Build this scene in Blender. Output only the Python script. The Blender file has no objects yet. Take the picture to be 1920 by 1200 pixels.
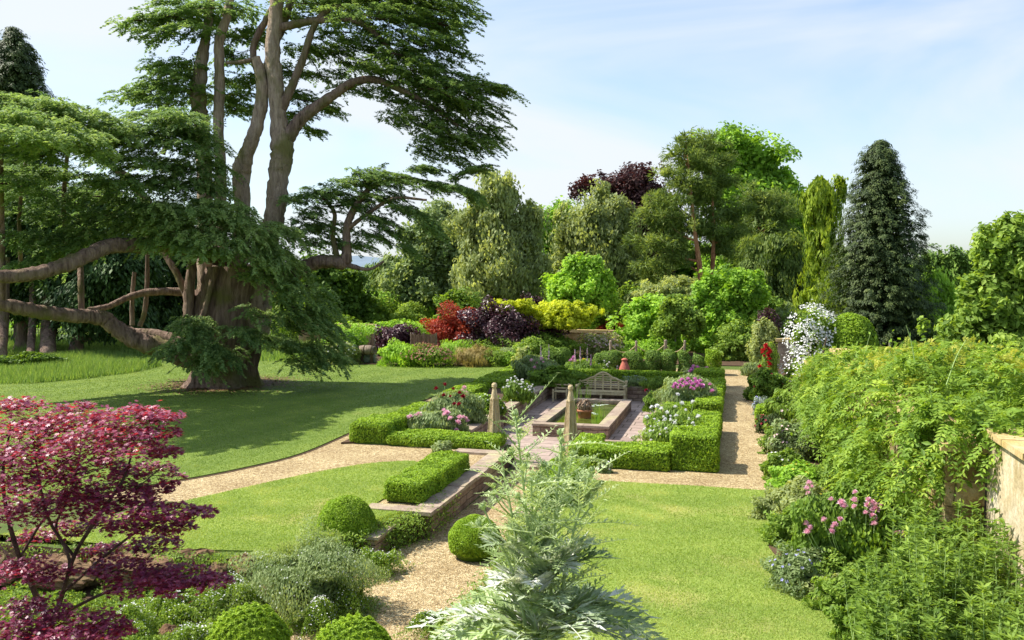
import bpy, math, random
import numpy as np
from math import radians
rng = np.random.default_rng(7)
random.seed(7)

# ---------------------------------------------------------------- camera, sky, sun, exposure
SC = bpy.context.scene
COL = SC.collection
F_PX = 1650.0; YAW = math.atan(430 / F_PX); PITCH = math.atan(90 / F_PX); EYE = np.array([0.0, 0.0, 4.6])
cam_data = bpy.data.cameras.new('camera'); cam = bpy.data.objects.new('camera', cam_data); COL.objects.link(cam)
cam_data.sensor_width = 36.0; cam_data.lens = 36.0 * F_PX / 1920.0
cam_data.clip_start = 0.1; cam_data.clip_end = 12000
cam.location = EYE; cam.rotation_euler = (radians(90) - PITCH, 0, YAW)
SC.camera = cam

SUN_DIR = np.array([-0.998, -0.04]); SUN_DIR /= np.linalg.norm(SUN_DIR)
SUN_EL = radians(50)
world = bpy.data.worlds.new('World'); SC.world = world; world.use_nodes = True
wn = world.node_tree; wn.nodes.clear()
w_out = wn.nodes.new('ShaderNodeOutputWorld'); w_bg = wn.nodes.new('ShaderNodeBackground')
sky = wn.nodes.new('ShaderNodeTexSky'); sky.sky_type = 'NISHITA'; sky.sun_disc = False
sky.sun_elevation = SUN_EL; sky.sun_rotation = math.atan2(SUN_DIR[0], SUN_DIR[1]) % (2 * math.pi)
sky.air_density = 1.0; sky.dust_density = 1.2; sky.ozone_density = 2.0
wtc = wn.nodes.new('ShaderNodeTexCoord'); wmap = wn.nodes.new('ShaderNodeMapping')
wmap.inputs['Scale'].default_value = (1.1, 1.1, 3.4); wmap.inputs['Location'].default_value = (0.35, 0.1, 0.2); wmap.inputs['Rotation'].default_value = (0, 0.25, 0.3)
wno = wn.nodes.new('ShaderNodeTexNoise'); wno.inputs['Scale'].default_value = 1.5; wno.inputs['Detail'].default_value = 6; wno.inputs['Roughness'].default_value = 0.5
wno.inputs['Distortion'].default_value = 0.6
wra = wn.nodes.new('ShaderNodeValToRGB'); wra.color_ramp.elements[0].position = 0.40; wra.color_ramp.elements[1].position = 0.62
wra.color_ramp.elements[0].color = (0.02, 0.02, 0.02, 1); wra.color_ramp.elements[1].color = (0.92, 0.92, 0.92, 1)
wmx = wn.nodes.new('ShaderNodeMix'); wmx.data_type = 'RGBA'
wmx.inputs['B'].default_value = (2.62, 2.76, 2.92, 1)
wl = wn.links.new
wl(wtc.outputs['Generated'], wmap.inputs['Vector']); wl(wmap.outputs['Vector'], wno.inputs['Vector'])
wl(wno.outputs['Fac'], wra.inputs['Fac']); wl(wra.outputs['Color'], wmx.inputs['Factor'])
wtn = wn.nodes.new('ShaderNodeMix'); wtn.data_type = 'RGBA'; wtn.blend_type = 'MULTIPLY'; wtn.inputs['Factor'].default_value = 1.0; wtn.inputs['B'].default_value = (0.60, 0.64, 0.66, 1)
wl(sky.outputs['Color'], wtn.inputs['A']); wl(wtn.outputs['Result'], wmx.inputs['A']); wl(wmx.outputs['Result'], w_bg.inputs['Color'])
w_bg.inputs['Strength'].default_value = 0.15
wl(w_bg.outputs['Background'], w_out.inputs['Surface'])

sun_data = bpy.data.lights.new('sun', 'SUN'); sun = bpy.data.objects.new('sun', sun_data); COL.objects.link(sun)
sun_data.energy = 3.7; sun_data.angle = radians(0.53); sun_data.color = (1.0, 0.94, 0.84)
sun.location = (-30, 10, 40)
sun.rotation_euler = (math.pi / 2 - SUN_EL, 0, math.atan2(SUN_DIR[0], -SUN_DIR[1]) )
SC.view_settings.view_transform = 'Standard'; SC.view_settings.look = 'None'
SC.view_settings.exposure = 1.22; SC.view_settings.gamma = 1.0
SC.render.engine = 'CYCLES'
SC.cycles.max_bounces = 10; SC.cycles.diffuse_bounces = 6; SC.cycles.glossy_bounces = 2; SC.cycles.transmission_bounces = 6
SC.cycles.caustics_reflective = False; SC.cycles.caustics_refractive = False

# ---------------------------------------------------------------- geometry of the view, used to measure real positions off the photograph
fw = np.array([-math.sin(YAW) * math.cos(PITCH), math.cos(YAW) * math.cos(PITCH), -math.sin(PITCH)])
rt = np.array([math.cos(YAW), math.sin(YAW), 0.0]); upv = np.cross(rt, fw)
fh = np.array([-math.sin(YAW), math.cos(YAW), 0.0])
def ray(u, v): return fw + rt * (u - 960) / F_PX - upv * (v - 600) / F_PX
def G(u, v, z=0.0):
    r = ray(u, v); t = (z - EYE[2]) / r[2]; return EYE + r * t
def P(u, v, d): return EYE + ray(u, v) * d
def depth(p): return float((np.asarray(p) - EYE) @ fw)

# ---------------------------------------------------------------- helpers
def nrm(a):
    a = np.asarray(a, float); return a / np.maximum(np.linalg.norm(a, axis=-1, keepdims=True), 1e-9)
def rdir(n): return nrm(rng.normal(size=(n, 3)))
def U(a, b, n=None): return rng.uniform(a, b, n)

class MB:
    """collects vertices and faces and links them as one mesh object"""
    def __init__(s): s.v = []; s.f = []; s.n = 0
    def add(s, v, f, mat=0, tint=0.5, smooth=False):
        v = np.asarray(v, float).reshape(-1, 3); f = np.asarray(f, int)
        if len(f) == 0: return
        t = np.broadcast_to(np.asarray(tint, float), (len(f),))
        m = np.broadcast_to(np.asarray(mat, int), (len(f),))
        s.v.append(v); s.f.append((f + s.n, m, t, smooth)); s.n += len(v)
    def leaves(s, c, n, L, W, tint=0.5, mat=0, u=None, fold=0.18):
        """one pointed leaf (folded quad) per row of c; n normals; L, W half sizes"""
        c = np.asarray(c, float); N = len(c)
        if N == 0: return
        n = nrm(n)
        if u is None: u = rdir(N)
        u = nrm(u - n * np.sum(u * n, 1, keepdims=True)); w = np.cross(n, u)
        L = np.broadcast_to(np.asarray(L, float), (N,))[:, None]; W = np.broadcast_to(np.asarray(W, float), (N,))[:, None]
        v = np.empty((N, 4, 3))
        v[:, 0] = c - u * L; v[:, 1] = c + w * W + n * W * fold - u * L * .1; v[:, 2] = c + u * L; v[:, 3] = c - w * W + n * W * fold - u * L * .1
        s.add(v.reshape(-1, 3), np.arange(N * 4).reshape(N, 4), mat, tint)
    def tube(s, pts, rad, seg=8, mat=0, tint=0.5, rough=0.0, cap=True):
        pts = np.asarray(pts, float); K = len(pts); rad = np.broadcast_to(np.asarray(rad, float), (K,))
        tan = np.gradient(pts, axis=0) if K > 1 else np.array([[0, 0, 1.]]); tan = nrm(tan)
        ref = np.array([1., 0, 0]) if abs(tan[0][2]) > .8 else np.array([0, 0, 1.])
        a = nrm(np.cross(tan[0], ref)); A = []
        for k in range(K):
            a = nrm(a - tan[k] * (a @ tan[k])); A.append(a)
        A = np.array(A); B = np.cross(tan, A)
        th = np.arange(seg) * 2 * math.pi / seg
        r = rad[:, None] * (1 + rough * rng.normal(size=(K, seg)))
        v = pts[:, None, :] + r[..., None] * (A[:, None, :] * np.cos(th)[None, :, None] + B[:, None, :] * np.sin(th)[None, :, None])
        i = np.arange((K - 1) * seg).reshape(K - 1, seg); j = np.roll(i, -1, 1)
        f = np.stack([i, j, j + seg, i + seg], -1).reshape(-1, 4)
        s.add(v.reshape(-1, 3), f, mat, tint, True)
        if cap:
            for e, k in ((0, 0), (1, K - 1)):
                vv = np.vstack([v[k], pts[k][None]])
                q = np.arange(seg); qq = np.roll(q, -1)
                s.add(vv, np.stack([q, qq, np.full(seg, seg)], -1) if e else np.stack([qq, q, np.full(seg, seg)], -1), mat, tint, True)
    def box(s, lo, hi, mat=0, tint=0.5, rot=0.0, org=None):
        x0, y0, z0 = lo; x1, y1, z1 = hi
        v = np.array([[x0, y0, z0], [x1, y0, z0], [x1, y1, z0], [x0, y1, z0], [x0, y0, z1], [x1, y0, z1], [x1, y1, z1], [x0, y1, z1]], float)
        if rot:
            o = np.array(org if org is not None else [(x0 + x1) / 2, (y0 + y1) / 2, 0]); c, si = math.cos(rot), math.sin(rot)
            d = v - o; v = np.stack([d[:, 0] * c - d[:, 1] * si, d[:, 0] * si + d[:, 1] * c, d[:, 2]], 1) + o
        s.add(v, [[0, 3, 2, 1], [4, 5, 6, 7], [0, 1, 5, 4], [1, 2, 6, 5], [2, 3, 7, 6], [3, 0, 4, 7]], mat, tint)
    def lathe(s, prof, org=(0, 0, 0), seg=16, mat=0, tint=0.5, axis=None):
        prof = np.asarray(prof, float); K = len(prof); th = np.arange(seg) * 2 * math.pi / seg
        v = np.stack([prof[:, 0:1] * np.cos(th), prof[:, 0:1] * np.sin(th), np.repeat(prof[:, 1:2], seg, 1)], -1)
        i = np.arange((K - 1) * seg).reshape(K - 1, seg); j = np.roll(i, -1, 1)
        v = v.reshape(-1, 3)
        if axis is not None:
            z = nrm(np.array(axis, float)); x = nrm(np.cross(z, [0.3, .2, 1.0])); y = np.cross(z, x)
            v = v[:, 0:1] * x + v[:, 1:2] * y + v[:, 2:3] * z
        s.add(v + np.array(org), np.stack([i, j, j + seg, i + seg], -1).reshape(-1, 4), mat, tint, True)
    def poly(s, pts, z, mat=0, thick=0.0):
        """flat sheet from an outline (counter-clockwise), optional side walls"""
        import bmesh
        bm = bmesh.new(); vs = [bm.verts.new((p[0], p[1], z)) for p in pts]; bm.faces.new(vs); bm.normal_update()
        bmesh.ops.triangulate(bm, faces=bm.faces[:]); bm.verts.index_update()
        V = [tuple(v.co) for v in bm.verts]; Fc = [[v.index for v in f.verts] for f in bm.faces]
        up = sum(1 for f in bm.faces if f.normal.z > 0) >= len(bm.faces) / 2
        if not up: Fc = [f[::-1] for f in Fc]
        bm.free(); s.add(V, Fc, mat)
        if thick:
            n = len(pts); a = [(p[0], p[1], z) for p in pts]; b = [(p[0], p[1], z - thick) for p in pts]
            s.add(a + b, [[i, (i + 1) % n, n + (i + 1) % n, n + i] for i in range(n)], mat)
    def build(s, name, mats, parent=None, loc=None):
        me = bpy.data.meshes.new(name)
        V = np.vstack(s.v) if s.v else np.zeros((0, 3))
        off = np.zeros(3)
        if parent is not None: off = np.array(parent.get('_w', (0, 0, 0)), float)
        elif loc is not None: off = np.asarray(loc, float)
        V = V - off
        nf = sum(len(f[0]) for f in s.f); nl = sum(f[0].size for f in s.f)
        me.vertices.add(len(V)); me.vertices.foreach_set('co', V.astype(np.float32).ravel())
        me.loops.add(nl); me.polygons.add(nf)
        me.loops.foreach_set('vertex_index', np.concatenate([f[0].ravel() for f in s.f]).astype(np.int32))
        tot = np.concatenate([np.full(len(f[0]), f[0].shape[1]) for f in s.f]).astype(np.int32)
        st = np.concatenate([[0], np.cumsum(tot)[:-1]]).astype(np.int32)
        me.polygons.foreach_set('loop_start', st); me.polygons.foreach_set('loop_total', tot)
        me.polygons.foreach_set('material_index', np.concatenate([f[1] for f in s.f]).astype(np.int32))
        me.polygons.foreach_set('use_smooth', np.concatenate([np.full(len(f[0]), f[3]) for f in s.f]))
        if not isinstance(mats, (list, tuple)): mats = [mats]
        for m in mats: me.materials.append(m)
        at = me.attributes.new('tint', 'FLOAT', 'FACE'); at.data.foreach_set('value', np.concatenate([f[2] for f in s.f]).astype(np.float32))
        me.update(calc_edges=True); me.validate()
        o = bpy.data.objects.new(name, me); COL.objects.link(o)
        if parent is not None: o.parent = parent; o['_w'] = tuple(off)
        elif loc is not None: o.location = off
        return o

def tag(o, label=None, cat=None, group=None, kind=None):
    if label: o['label'] = label
    if cat: o['category'] = cat
    if group: o['group'] = group
    if kind: o['kind'] = kind
    return o
def thing(name, label, cat, loc, group=None):
    o = bpy.data.objects.new(name, None); COL.objects.link(o); o.empty_display_size = .2
    o.location = tuple(float(x) for x in loc); o['_w'] = tuple(float(x) for x in loc)
    return tag(o, label, cat, group)
def copy_tree(o, parent=None):
    c = o.copy(); COL.objects.link(c)
    if parent is not None: c.parent = parent
    for ch in list(o.children): copy_tree(ch, c)
    return c
def spline(pts, n=6):
    """Catmull-Rom through rows of pts"""
    p = np.asarray(pts, float); p = np.vstack([2 * p[0] - p[1], p, 2 * p[-1] - p[-2]]); out = []
    for i in range(1, len(p) - 2):
        for t in np.linspace(0, 1, n, endpoint=False):
            out.append(.5 * ((2 * p[i]) + (-p[i - 1] + p[i + 1]) * t + (2 * p[i - 1] - 5 * p[i] + 4 * p[i + 1] - p[i + 2]) * t * t + (-p[i - 1] + 3 * p[i] - 3 * p[i + 1] + p[i + 2]) * t ** 3))
    out.append(p[-2]); return np.array(out)

# ---------------------------------------------------------------- materials
def newmat(name):
    m = bpy.data.materials.new(name); m.use_nodes = True; nt = m.node_tree
    return m, nt, nt.nodes['Principled BSDF'], nt.nodes['Material Output'], nt.links.new
def ramp(nt, stops):
    r = nt.nodes.new('ShaderNodeValToRGB'); e = r.color_ramp.elements
    while len(e) < len(stops): e.new(.5)
    for k, (p, c) in enumerate(stops): e[k].position = p; e[k].color = (*c, 1)
    return r
def noise(nt, scale, detail=4, rough=.55, vec=None, dist=0.0):
    n = nt.nodes.new('ShaderNodeTexNoise'); n.inputs['Scale'].default_value = scale; n.inputs['Detail'].default_value = detail
    n.inputs['Roughness'].default_value = rough; n.inputs['Distortion'].default_value = dist
    if vec is not None: nt.links.new(vec, n.inputs['Vector'])
    return n
def objvec(nt, scale=(1, 1, 1), rot=(0, 0, 0), space='Object'):
    t = nt.nodes.new('ShaderNodeTexCoord'); m = nt.nodes.new('ShaderNodeMapping'); m.inputs['Scale'].default_value = scale; m.inputs['Rotation'].default_value = rot
    nt.links.new(t.outputs[space], m.inputs['Vector']); return m.outputs['Vector']
def mixc(nt, fac, a, b, mode='MIX'):
    x = nt.nodes.new('ShaderNodeMix'); x.data_type = 'RGBA'; x.blend_type = mode
    for k, val in (('Factor', fac), ('A', a), ('B', b)):
        if isinstance(val, (int, float)): x.inputs[k].default_value = val
        elif isinstance(val, tuple): x.inputs[k].default_value = (*val, 1)
        else: nt.links.new(val, x.inputs[k])
    return x.outputs['Result']
def bump(nt, bsdf, height, strength=.4, dist=.02):
    b = nt.nodes.new('ShaderNodeBump'); b.inputs['Strength'].default_value = strength; b.inputs['Distance'].default_value = dist
    nt.links.new(height, b.inputs['Height']); nt.links.new(b.outputs['Normal'], bsdf.inputs['Normal'])

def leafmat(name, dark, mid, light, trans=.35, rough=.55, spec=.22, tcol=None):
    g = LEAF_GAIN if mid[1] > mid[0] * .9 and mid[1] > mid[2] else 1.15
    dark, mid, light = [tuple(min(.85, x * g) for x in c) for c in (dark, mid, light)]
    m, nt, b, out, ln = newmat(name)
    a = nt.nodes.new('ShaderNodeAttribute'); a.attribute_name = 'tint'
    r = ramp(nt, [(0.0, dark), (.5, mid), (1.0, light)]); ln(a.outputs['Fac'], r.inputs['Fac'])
    ln(r.outputs['Color'], b.inputs['Base Color']); b.inputs['Roughness'].default_value = rough
    b.inputs['Specular IOR Level'].default_value = spec
    if trans > 0:
        t = nt.nodes.new('ShaderNodeBsdfTranslucent'); mx = nt.nodes.new('ShaderNodeMixShader'); mx.inputs['Fac'].default_value = trans
        tc = mixc(nt, 1.0, r.outputs['Color'], tcol or (1.35, 1.25, .6), 'MULTIPLY')
        ln(tc, t.inputs['Color']); ln(b.outputs['BSDF'], mx.inputs[1]); ln(t.outputs['BSDF'], mx.inputs[2]); ln(mx.outputs['Shader'], out.inputs['Surface'])
    return m
def plain(name, col, rough=.6, spec=.4, var=.25, scale=8, bumps=.15):
    m, nt, b, out, ln = newmat(name)
    n = noise(nt, scale, 5, .6, objvec(nt))
    r = ramp(nt, [(.25, tuple(c * (1 - var) for c in col)), (.75, tuple(min(1, c * (1 + var)) for c in col))])
    ln(n.outputs['Fac'], r.inputs['Fac']); ln(r.outputs['Color'], b.inputs['Base Color'])
    b.inputs['Roughness'].default_value = rough; b.inputs['Specular IOR Level'].default_value = spec
    if bumps: bump(nt, b, n.outputs['Fac'], bumps, .02)
    return m
def barkmat(name, c0, c1, c2, zs=.25, scale=6, moss=None):
    m, nt, b, out, ln = newmat(name)
    v = objvec(nt, (1, 1, zs)); n = noise(nt, scale, 8, .65, v, .4); n2 = noise(nt, .9, 3, .5, objvec(nt))
    r = ramp(nt, [(.3, c0), (.5, c1), (.72, c2)]); ln(n.outputs['Fac'], r.inputs['Fac']); c = r.outputs['Color']
    if moss:
        rr = ramp(nt, [(.5, (0, 0, 0)), (.66, (1, 1, 1))]); ln(n2.outputs['Fac'], rr.inputs['Fac']); c = mixc(nt, rr.outputs['Color'], c, moss)
    ln(c, b.inputs['Base Color']); b.inputs['Roughness'].default_value = .9; b.inputs['Specular IOR Level'].default_value = .15
    bump(nt, b, n.outputs['Fac'], 1.0, .16); return m
def stonemat(name, c0, c1, c2, bw=.45, bh=.16, mortar=(.16, .12, .09), lichen=(.42, .37, .22), top=False, streak=False):
    """coursed rubble; tops and copings carry the stone colour only"""
    m, nt, b, out, ln = newmat(name)
    g = nt.nodes.new('ShaderNodeNewGeometry'); sp = nt.nodes.new('ShaderNodeSeparateXYZ'); ln(g.outputs['Position'], sp.inputs[0])
    ad = nt.nodes.new('ShaderNodeMath'); ad.operation = 'ADD'; ln(sp.outputs['X'], ad.inputs[0]); ln(sp.outputs['Y'], ad.inputs[1])
    cb = nt.nodes.new('ShaderNodeCombineXYZ'); ln(ad.outputs[0], cb.inputs['X']); ln(sp.outputs['Z'], cb.inputs['Y'])
    nd = noise(nt, 2.5, 2, .5, g.outputs['Position'])
    vv = nt.nodes.new('ShaderNodeVectorMath'); vv.operation = 'MULTIPLY_ADD'; vv.inputs[1].default_value = (.12, .12, .12)
    ln(nd.outputs['Color'], vv.inputs[0]); ln(cb.outputs[0], vv.inputs[2])
    n1 = noise(nt, 3.2, 6, .65, g.outputs['Position']); n2 = noise(nt, 22, 5, .7, g.outputs['Position']); n3 = noise(nt, 1.3, 5, .6, g.outputs['Position'])
    r = ramp(nt, [(.3, c0), (.5, c1), (.7, c2)]); ln(n1.outputs['Fac'], r.inputs['Fac'])
    rl = ramp(nt, [(.52, (0, 0, 0)), (.68, (1, 1, 1))]); ln(n3.outputs['Fac'], rl.inputs['Fac'])
    c = mixc(nt, rl.outputs['Color'], r.outputs['Color'], lichen)
    rf = ramp(nt, [(.25, (.62, .6, .58)), (.75, (1.25, 1.25, 1.25))]); ln(n2.outputs['Fac'], rf.inputs['Fac'])
    c = mixc(nt, 1.0, c, rf.outputs['Color'], 'MULTIPLY')
    if streak:   # rain streaks and moss running down the face
        mp = nt.nodes.new('ShaderNodeMapping'); mp.inputs['Scale'].default_value = (2.4, 2.4, .7); ln(g.outputs['Position'], mp.inputs['Vector']); n4 = noise(nt, 1.0, 6, .7, mp.outputs['Vector'])
        r4 = ramp(nt, [(.32, (.62, .58, .44)), (.56, (1, 1, 1))]); ln(n4.outputs['Fac'], r4.inputs['Fac']); c = mixc(nt, 1.0, c, r4.outputs['Color'], 'MULTIPLY')
    if not top:
        br = nt.nodes.new('ShaderNodeTexBrick'); br.inputs['Scale'].default_value = 1; br.inputs['Brick Width'].default_value = bw; br.inputs['Row Height'].default_value = bh
        br.inputs['Mortar Size'].default_value = .012; br.inputs['Mortar Smooth'].default_value = .3
        br.inputs['Color1'].default_value = (.75, .72, .7, 1); br.inputs['Color2'].default_value = (1.15, 1.12, 1.1, 1); br.inputs['Mortar'].default_value = (.45, .42, .4, 1)
        ln(vv.outputs[0], br.inputs['Vector']); c = mixc(nt, 1.0, c, br.outputs['Color'], 'MULTIPLY')
        mth = nt.nodes.new('ShaderNodeMath'); mth.operation = 'SUBTRACT'; ln(n2.outputs['Fac'], mth.inputs[0]); ln(br.outputs['Fac'], mth.inputs[1])
        bump(nt, b, mth.outputs[0], .7, .03)
    else: bump(nt, b, n2.outputs['Fac'], .5, .015)
    ln(c, b.inputs['Base Color']); b.inputs['Roughness'].default_value = .9; b.inputs['Specular IOR Level'].default_value = .2
    return m

M = {}
LEAF_GAIN = 2.45
# lawns: mown stripes, worn straw patches, fine blade grain
def lawnmat(name, a, b_, dry, dryamt, rot):
    m, nt, b, out, ln = newmat(name)
    g = nt.nodes.new('ShaderNodeNewGeometry')
    n1 = noise(nt, .55, 5, .6, g.outputs['Position']); n2 = noise(nt, 26, 4, .7, g.outputs['Position']); n3 = noise(nt, 3.0, 5, .65, g.outputs['Position'])
    r = ramp(nt, [(.3, a), (.7, b_)]); ln(n3.outputs['Fac'], r.inputs['Fac'])
    rd = ramp(nt, [(.56 - dryamt, (0, 0, 0)), (.76 - dryamt, (.75, .75, .75))]); ln(n1.outputs['Fac'], rd.inputs['Fac'])
    c = mixc(nt, rd.outputs['Color'], r.outputs['Color'], dry)
    mp = nt.nodes.new('ShaderNodeMapping'); mp.inputs['Rotation'].default_value = (0, 0, rot); ln(g.outputs['Position'], mp.inputs['Vector'])
    wv = nt.nodes.new('ShaderNodeTexWave'); wv.inputs['Scale'].default_value = .16; wv.inputs['Distortion'].default_value = 1.5; wv.inputs['Detail'].default_value = 1; ln(mp.outputs['Vector'], wv.inputs['Vector'])
    rw = ramp(nt, [(.3, (.9, .92, .9)), (.7, (1.08, 1.06, 1.08))]); ln(wv.outputs['Fac'], rw.inputs['Fac']); c = mixc(nt, 1.0, c, rw.outputs['Color'], 'MULTIPLY')
    rf = ramp(nt, [(.25, (.6, .62, .55)), (.75, (1.35, 1.33, 1.3))]); ln(n2.outputs['Fac'], rf.inputs['Fac']); c = mixc(nt, 1.0, c, rf.outputs['Color'], 'MULTIPLY')
    ln(c, b.inputs['Base Color']); b.inputs['Roughness'].default_value = .8; b.inputs['Specular IOR Level'].default_value = .2
    bump(nt, b, n2.outputs['Fac'], .8, .03); return m
M['lawn_far'] = lawnmat('lawn_far', (.115, .18, .028), (.165, .23, .044), (.26, .26, .085), -.06, .2)
M['lawn_near'] = lawnmat('lawn_near', (.165, .24, .042), (.235, .30, .062), (.37, .33, .125), .03, 1.5)
M['soil'] = plain('soil', (.085, .055, .035), .95, .1, .4, 6, .6)
M['ground'] = lawnmat('rough_grass', (.07, .11, .02), (.11, .15, .03), (.17, .15, .05), 0, .6)
def gravelmat():
    m, nt, b, out, ln = newmat('gravel'); g = nt.nodes.new('ShaderNodeNewGeometry')
    vo = nt.nodes.new('ShaderNodeTexVoronoi'); vo.inputs['Scale'].default_value = 34; ln(g.outputs['Position'], vo.inputs['Vector'])
    n1 = noise(nt, .9, 4, .6, g.outputs['Position']); n2 = noise(nt, 9, 5, .7, g.outputs['Position'])
    sep = nt.nodes.new('ShaderNodeSeparateColor'); ln(vo.outputs['Color'], sep.inputs[0])
    r = ramp(nt, [(0, (.21, .15, .075)), (.35, (.36, .275, .145)), (.7, (.485, .39, .22)), (1, (.61, .53, .345))]); ln(sep.outputs[0], r.inputs['Fac'])
    rr = ramp(nt, [(.3, (.80, .74, .68)), (.7, (1.1, 1.08, 1.04))]); ln(n1.outputs['Fac'], rr.inputs['Fac']); c = mixc(nt, 1.0, r.outputs['Color'], rr.outputs['Color'], 'MULTIPLY')
    r3 = ramp(nt, [(.3, (.78, .77, .76)), (.7, (1.15, 1.15, 1.15))]); ln(n2.outputs['Fac'], r3.inputs['Fac']); c = mixc(nt, 1.0, c, r3.outputs['Color'], 'MULTIPLY')
    ln(c, b.inputs['Base Color']); b.inputs['Roughness'].default_value = .85; b.inputs['Specular IOR Level'].default_value = .2
    bump(nt, b, vo.outputs['Distance'], .8, .03); return m
M['gravel'] = gravelmat()
def pavemat():
    m, nt, b, out, ln = newmat('flagstones'); g = nt.nodes.new('ShaderNodeNewGeometry')
    br = nt.nodes.new('ShaderNodeTexBrick'); br.inputs['Scale'].default_value = 1; br.inputs['Brick Width'].default_value = .85; br.inputs['Row Height'].default_value = .55
    br.inputs['Mortar Size'].default_value = .02; br.inputs['Mortar Smooth'].default_value = .2; br.offset = .37; br.squash = 1.3
    br.inputs['Color1'].default_value = (.30, .23, .20, 1); br.inputs['Color2'].default_value = (.42, .34, .30, 1); br.inputs['Mortar'].default_value = (.12, .10, .07, 1)
    ln(g.outputs['Position'], br.inputs['Vector'])
    n = noise(nt, 4, 6, .65, g.outputs['Position']); r = ramp(nt, [(.3, (.72, .7, .7)), (.7, (1.2, 1.18, 1.12))]); ln(n.outputs['Fac'], r.inputs['Fac'])
    c = mixc(nt, 1.0, br.outputs['Color'], r.outputs['Color'], 'MULTIPLY'); ln(c, b.inputs['Base Color']); b.inputs['Roughness'].default_value = .85; b.inputs['Specular IOR Level'].default_value = .2
    bump(nt, b, n.outputs['Fac'], .4, .015); return m
M['paving'] = pavemat()
M['wall'] = stonemat('rubble_wall', (.20, .135, .10), (.30, .22, .165), (.40, .31, .23))
M['coping'] = stonemat('coping_stone', (.24, .175, .14), (.33, .26, .20), (.44, .36, .28), top=True)
M['oldwall'] = stonemat('old_garden_wall', (.23, .16, .06), (.37, .28, .13), (.50, .42, .26), .75, .33, lichen=(.52, .47, .34), streak=True)
M['palewall'] = stonemat('pale_wall', (.40, .32, .18), (.54, .45, .29), (.64, .56, .41), top=True, lichen=(.66, .60, .48), streak=True)
M['oldcope'] = stonemat('old_coping', (.40, .28, .12), (.50, .38, .18), (.56, .46, .28), top=True, lichen=(.50, .36, .12))
M['rock'] = stonemat('ironstone_rock', (.085, .05, .028), (.17, .10, .055), (.27, .18, .10), top=True, lichen=(.14, .13, .05))
M['bark_cedar'] = barkmat('cedar_bark', (.07, .045, .035), (.22, .15, .115), (.36, .265, .205), .14, 7, (.15, .14, .05))
M['bark_cedar_pale'] = barkmat('cedar_stem_bark', (.17, .125, .09), (.36, .27, .20), (.50, .39, .30), .2, 8, (.20, .18, .07))
M['bark_pine'] = barkmat('pine_bark', (.20, .085, .04), (.42, .20, .10), (.55, .30, .17), .3, 5)
M['bark'] = barkmat('tree_bark', (.05, .035, .025), (.10, .075, .05), (.17, .13, .09), .25, 6)
M['bark_birch'] = barkmat('birch_bark', (.10, .09, .08), (.35, .33, .30), (.55, .53, .48), .6, 5)
M['wood'] = barkmat('weathered_oak', (.52, .40, .22), (.64, .51, .30), (.72, .60, .39), .12, 14)
M['benchwood'] = barkmat('lichened_teak', (.54, .44, .23), (.68, .56, .32), (.76, .66, .42), .5, 10)
M['hurdle'] = barkmat('split_hazel', (.17, .10, .06), (.28, .18, .12), (.38, .27, .19), .06, 30)
M['post'] = barkmat('grey_post_wood', (.22, .16, .12), (.34, .27, .21), (.45, .37, .30), .12, 14)
M['rope'] = plain('rope', (.50, .38, .22), .9, .1, .2, 40, .2)
M['terracotta'] = plain('terracotta', (.38, .16, .08), .8, .2, .25, 9)
M['redclay'] = plain('red_ornament', (.42, .13, .09), .8, .2, .35, 14)
M['stone_pale'] = plain('pale_stone', (.46, .40, .30), .85, .2, .25, 9)
M['stem'] = leafmat('green_stems', (.09, .13, .04), (.16, .22, .08), (.24, .30, .12), 0)
M['twig'] = barkmat('twig', (.06, .035, .03), (.12, .075, .06), (.18, .12, .09), .4, 12)
def watermat():
    m, nt, b, out, ln = newmat('pond_water'); n = noise(nt, 2.0, 3, .5, objvec(nt)); r = ramp(nt, [(.35, (.035, .055, .008)), (.65, (.09, .12, .02))]); ln(n.outputs['Fac'], r.inputs['Fac'])
    ln(r.outputs['Color'], b.inputs['Base Color']); b.inputs['Roughness'].default_value = .06; b.inputs['Specular IOR Level'].default_value = .5
    n2 = noise(nt, 9, 2, .5, objvec(nt)); bump(nt, b, n2.outputs['Fac'], .05, .01); return m
M['water'] = watermat()
LM = lambda k, *a, **kw: M.__setitem__(k, leafmat(k, *a, **kw))
LM('box', (.036, .068, .005), (.095, .155, .009), (.17, .235, .018), trans=.3)
LM('yew', (.026, .052, .010), (.062, .105, .017), (.12, .175, .03), trans=.3)
LM('cedar', (.040, .072, .024), (.088, .134, .045), (.158, .20, .064), trans=.46, rough=.6, tcol=(1.2, 1.2, .75))
LM('cedar_blue', (.036, .064, .024), (.075, .115, .036), (.135, .175, .05), trans=.46, rough=.6, tcol=(1.2, 1.2, .75))
LM('yewdark', (.012, .025, .008), (.024, .046, .012), (.045, .075, .018), trans=.15)
LM('green', (.03, .056, .009), (.068, .115, .015), (.13, .19, .026), trans=.42)
LM('green2', (.042, .075, .013), (.09, .14, .022), (.165, .22, .04), trans=.45)
LM('bright', (.05, .10, .012), (.11, .19, .02), (.19, .29, .035), trans=.4)
LM('lime', (.10, .16, .012), (.20, .28, .02), (.32, .40, .04), trans=.4)
LM('gold', (.10, .125, .008), (.195, .225, .014), (.30, .32, .03), trans=.4)
LM('birch', (.072, .092, .036), (.135, .162, .068), (.21, .235, .105), trans=.5)
LM('greygreen', (.05, .078, .028), (.105, .14, .058), (.18, .215, .105), trans=.4)
LM('silver', (.08, .10, .07), (.16, .19, .15), (.26, .29, .26), trans=.15, tcol=(1, 1, .8))
LM('pine', (.032, .054, .014), (.078, .11, .026), (.15, .18, .045), trans=.4)
LM('cypress', (.012, .022, .008), (.028, .043, .013), (.062, .08, .025), trans=.25)
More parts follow.
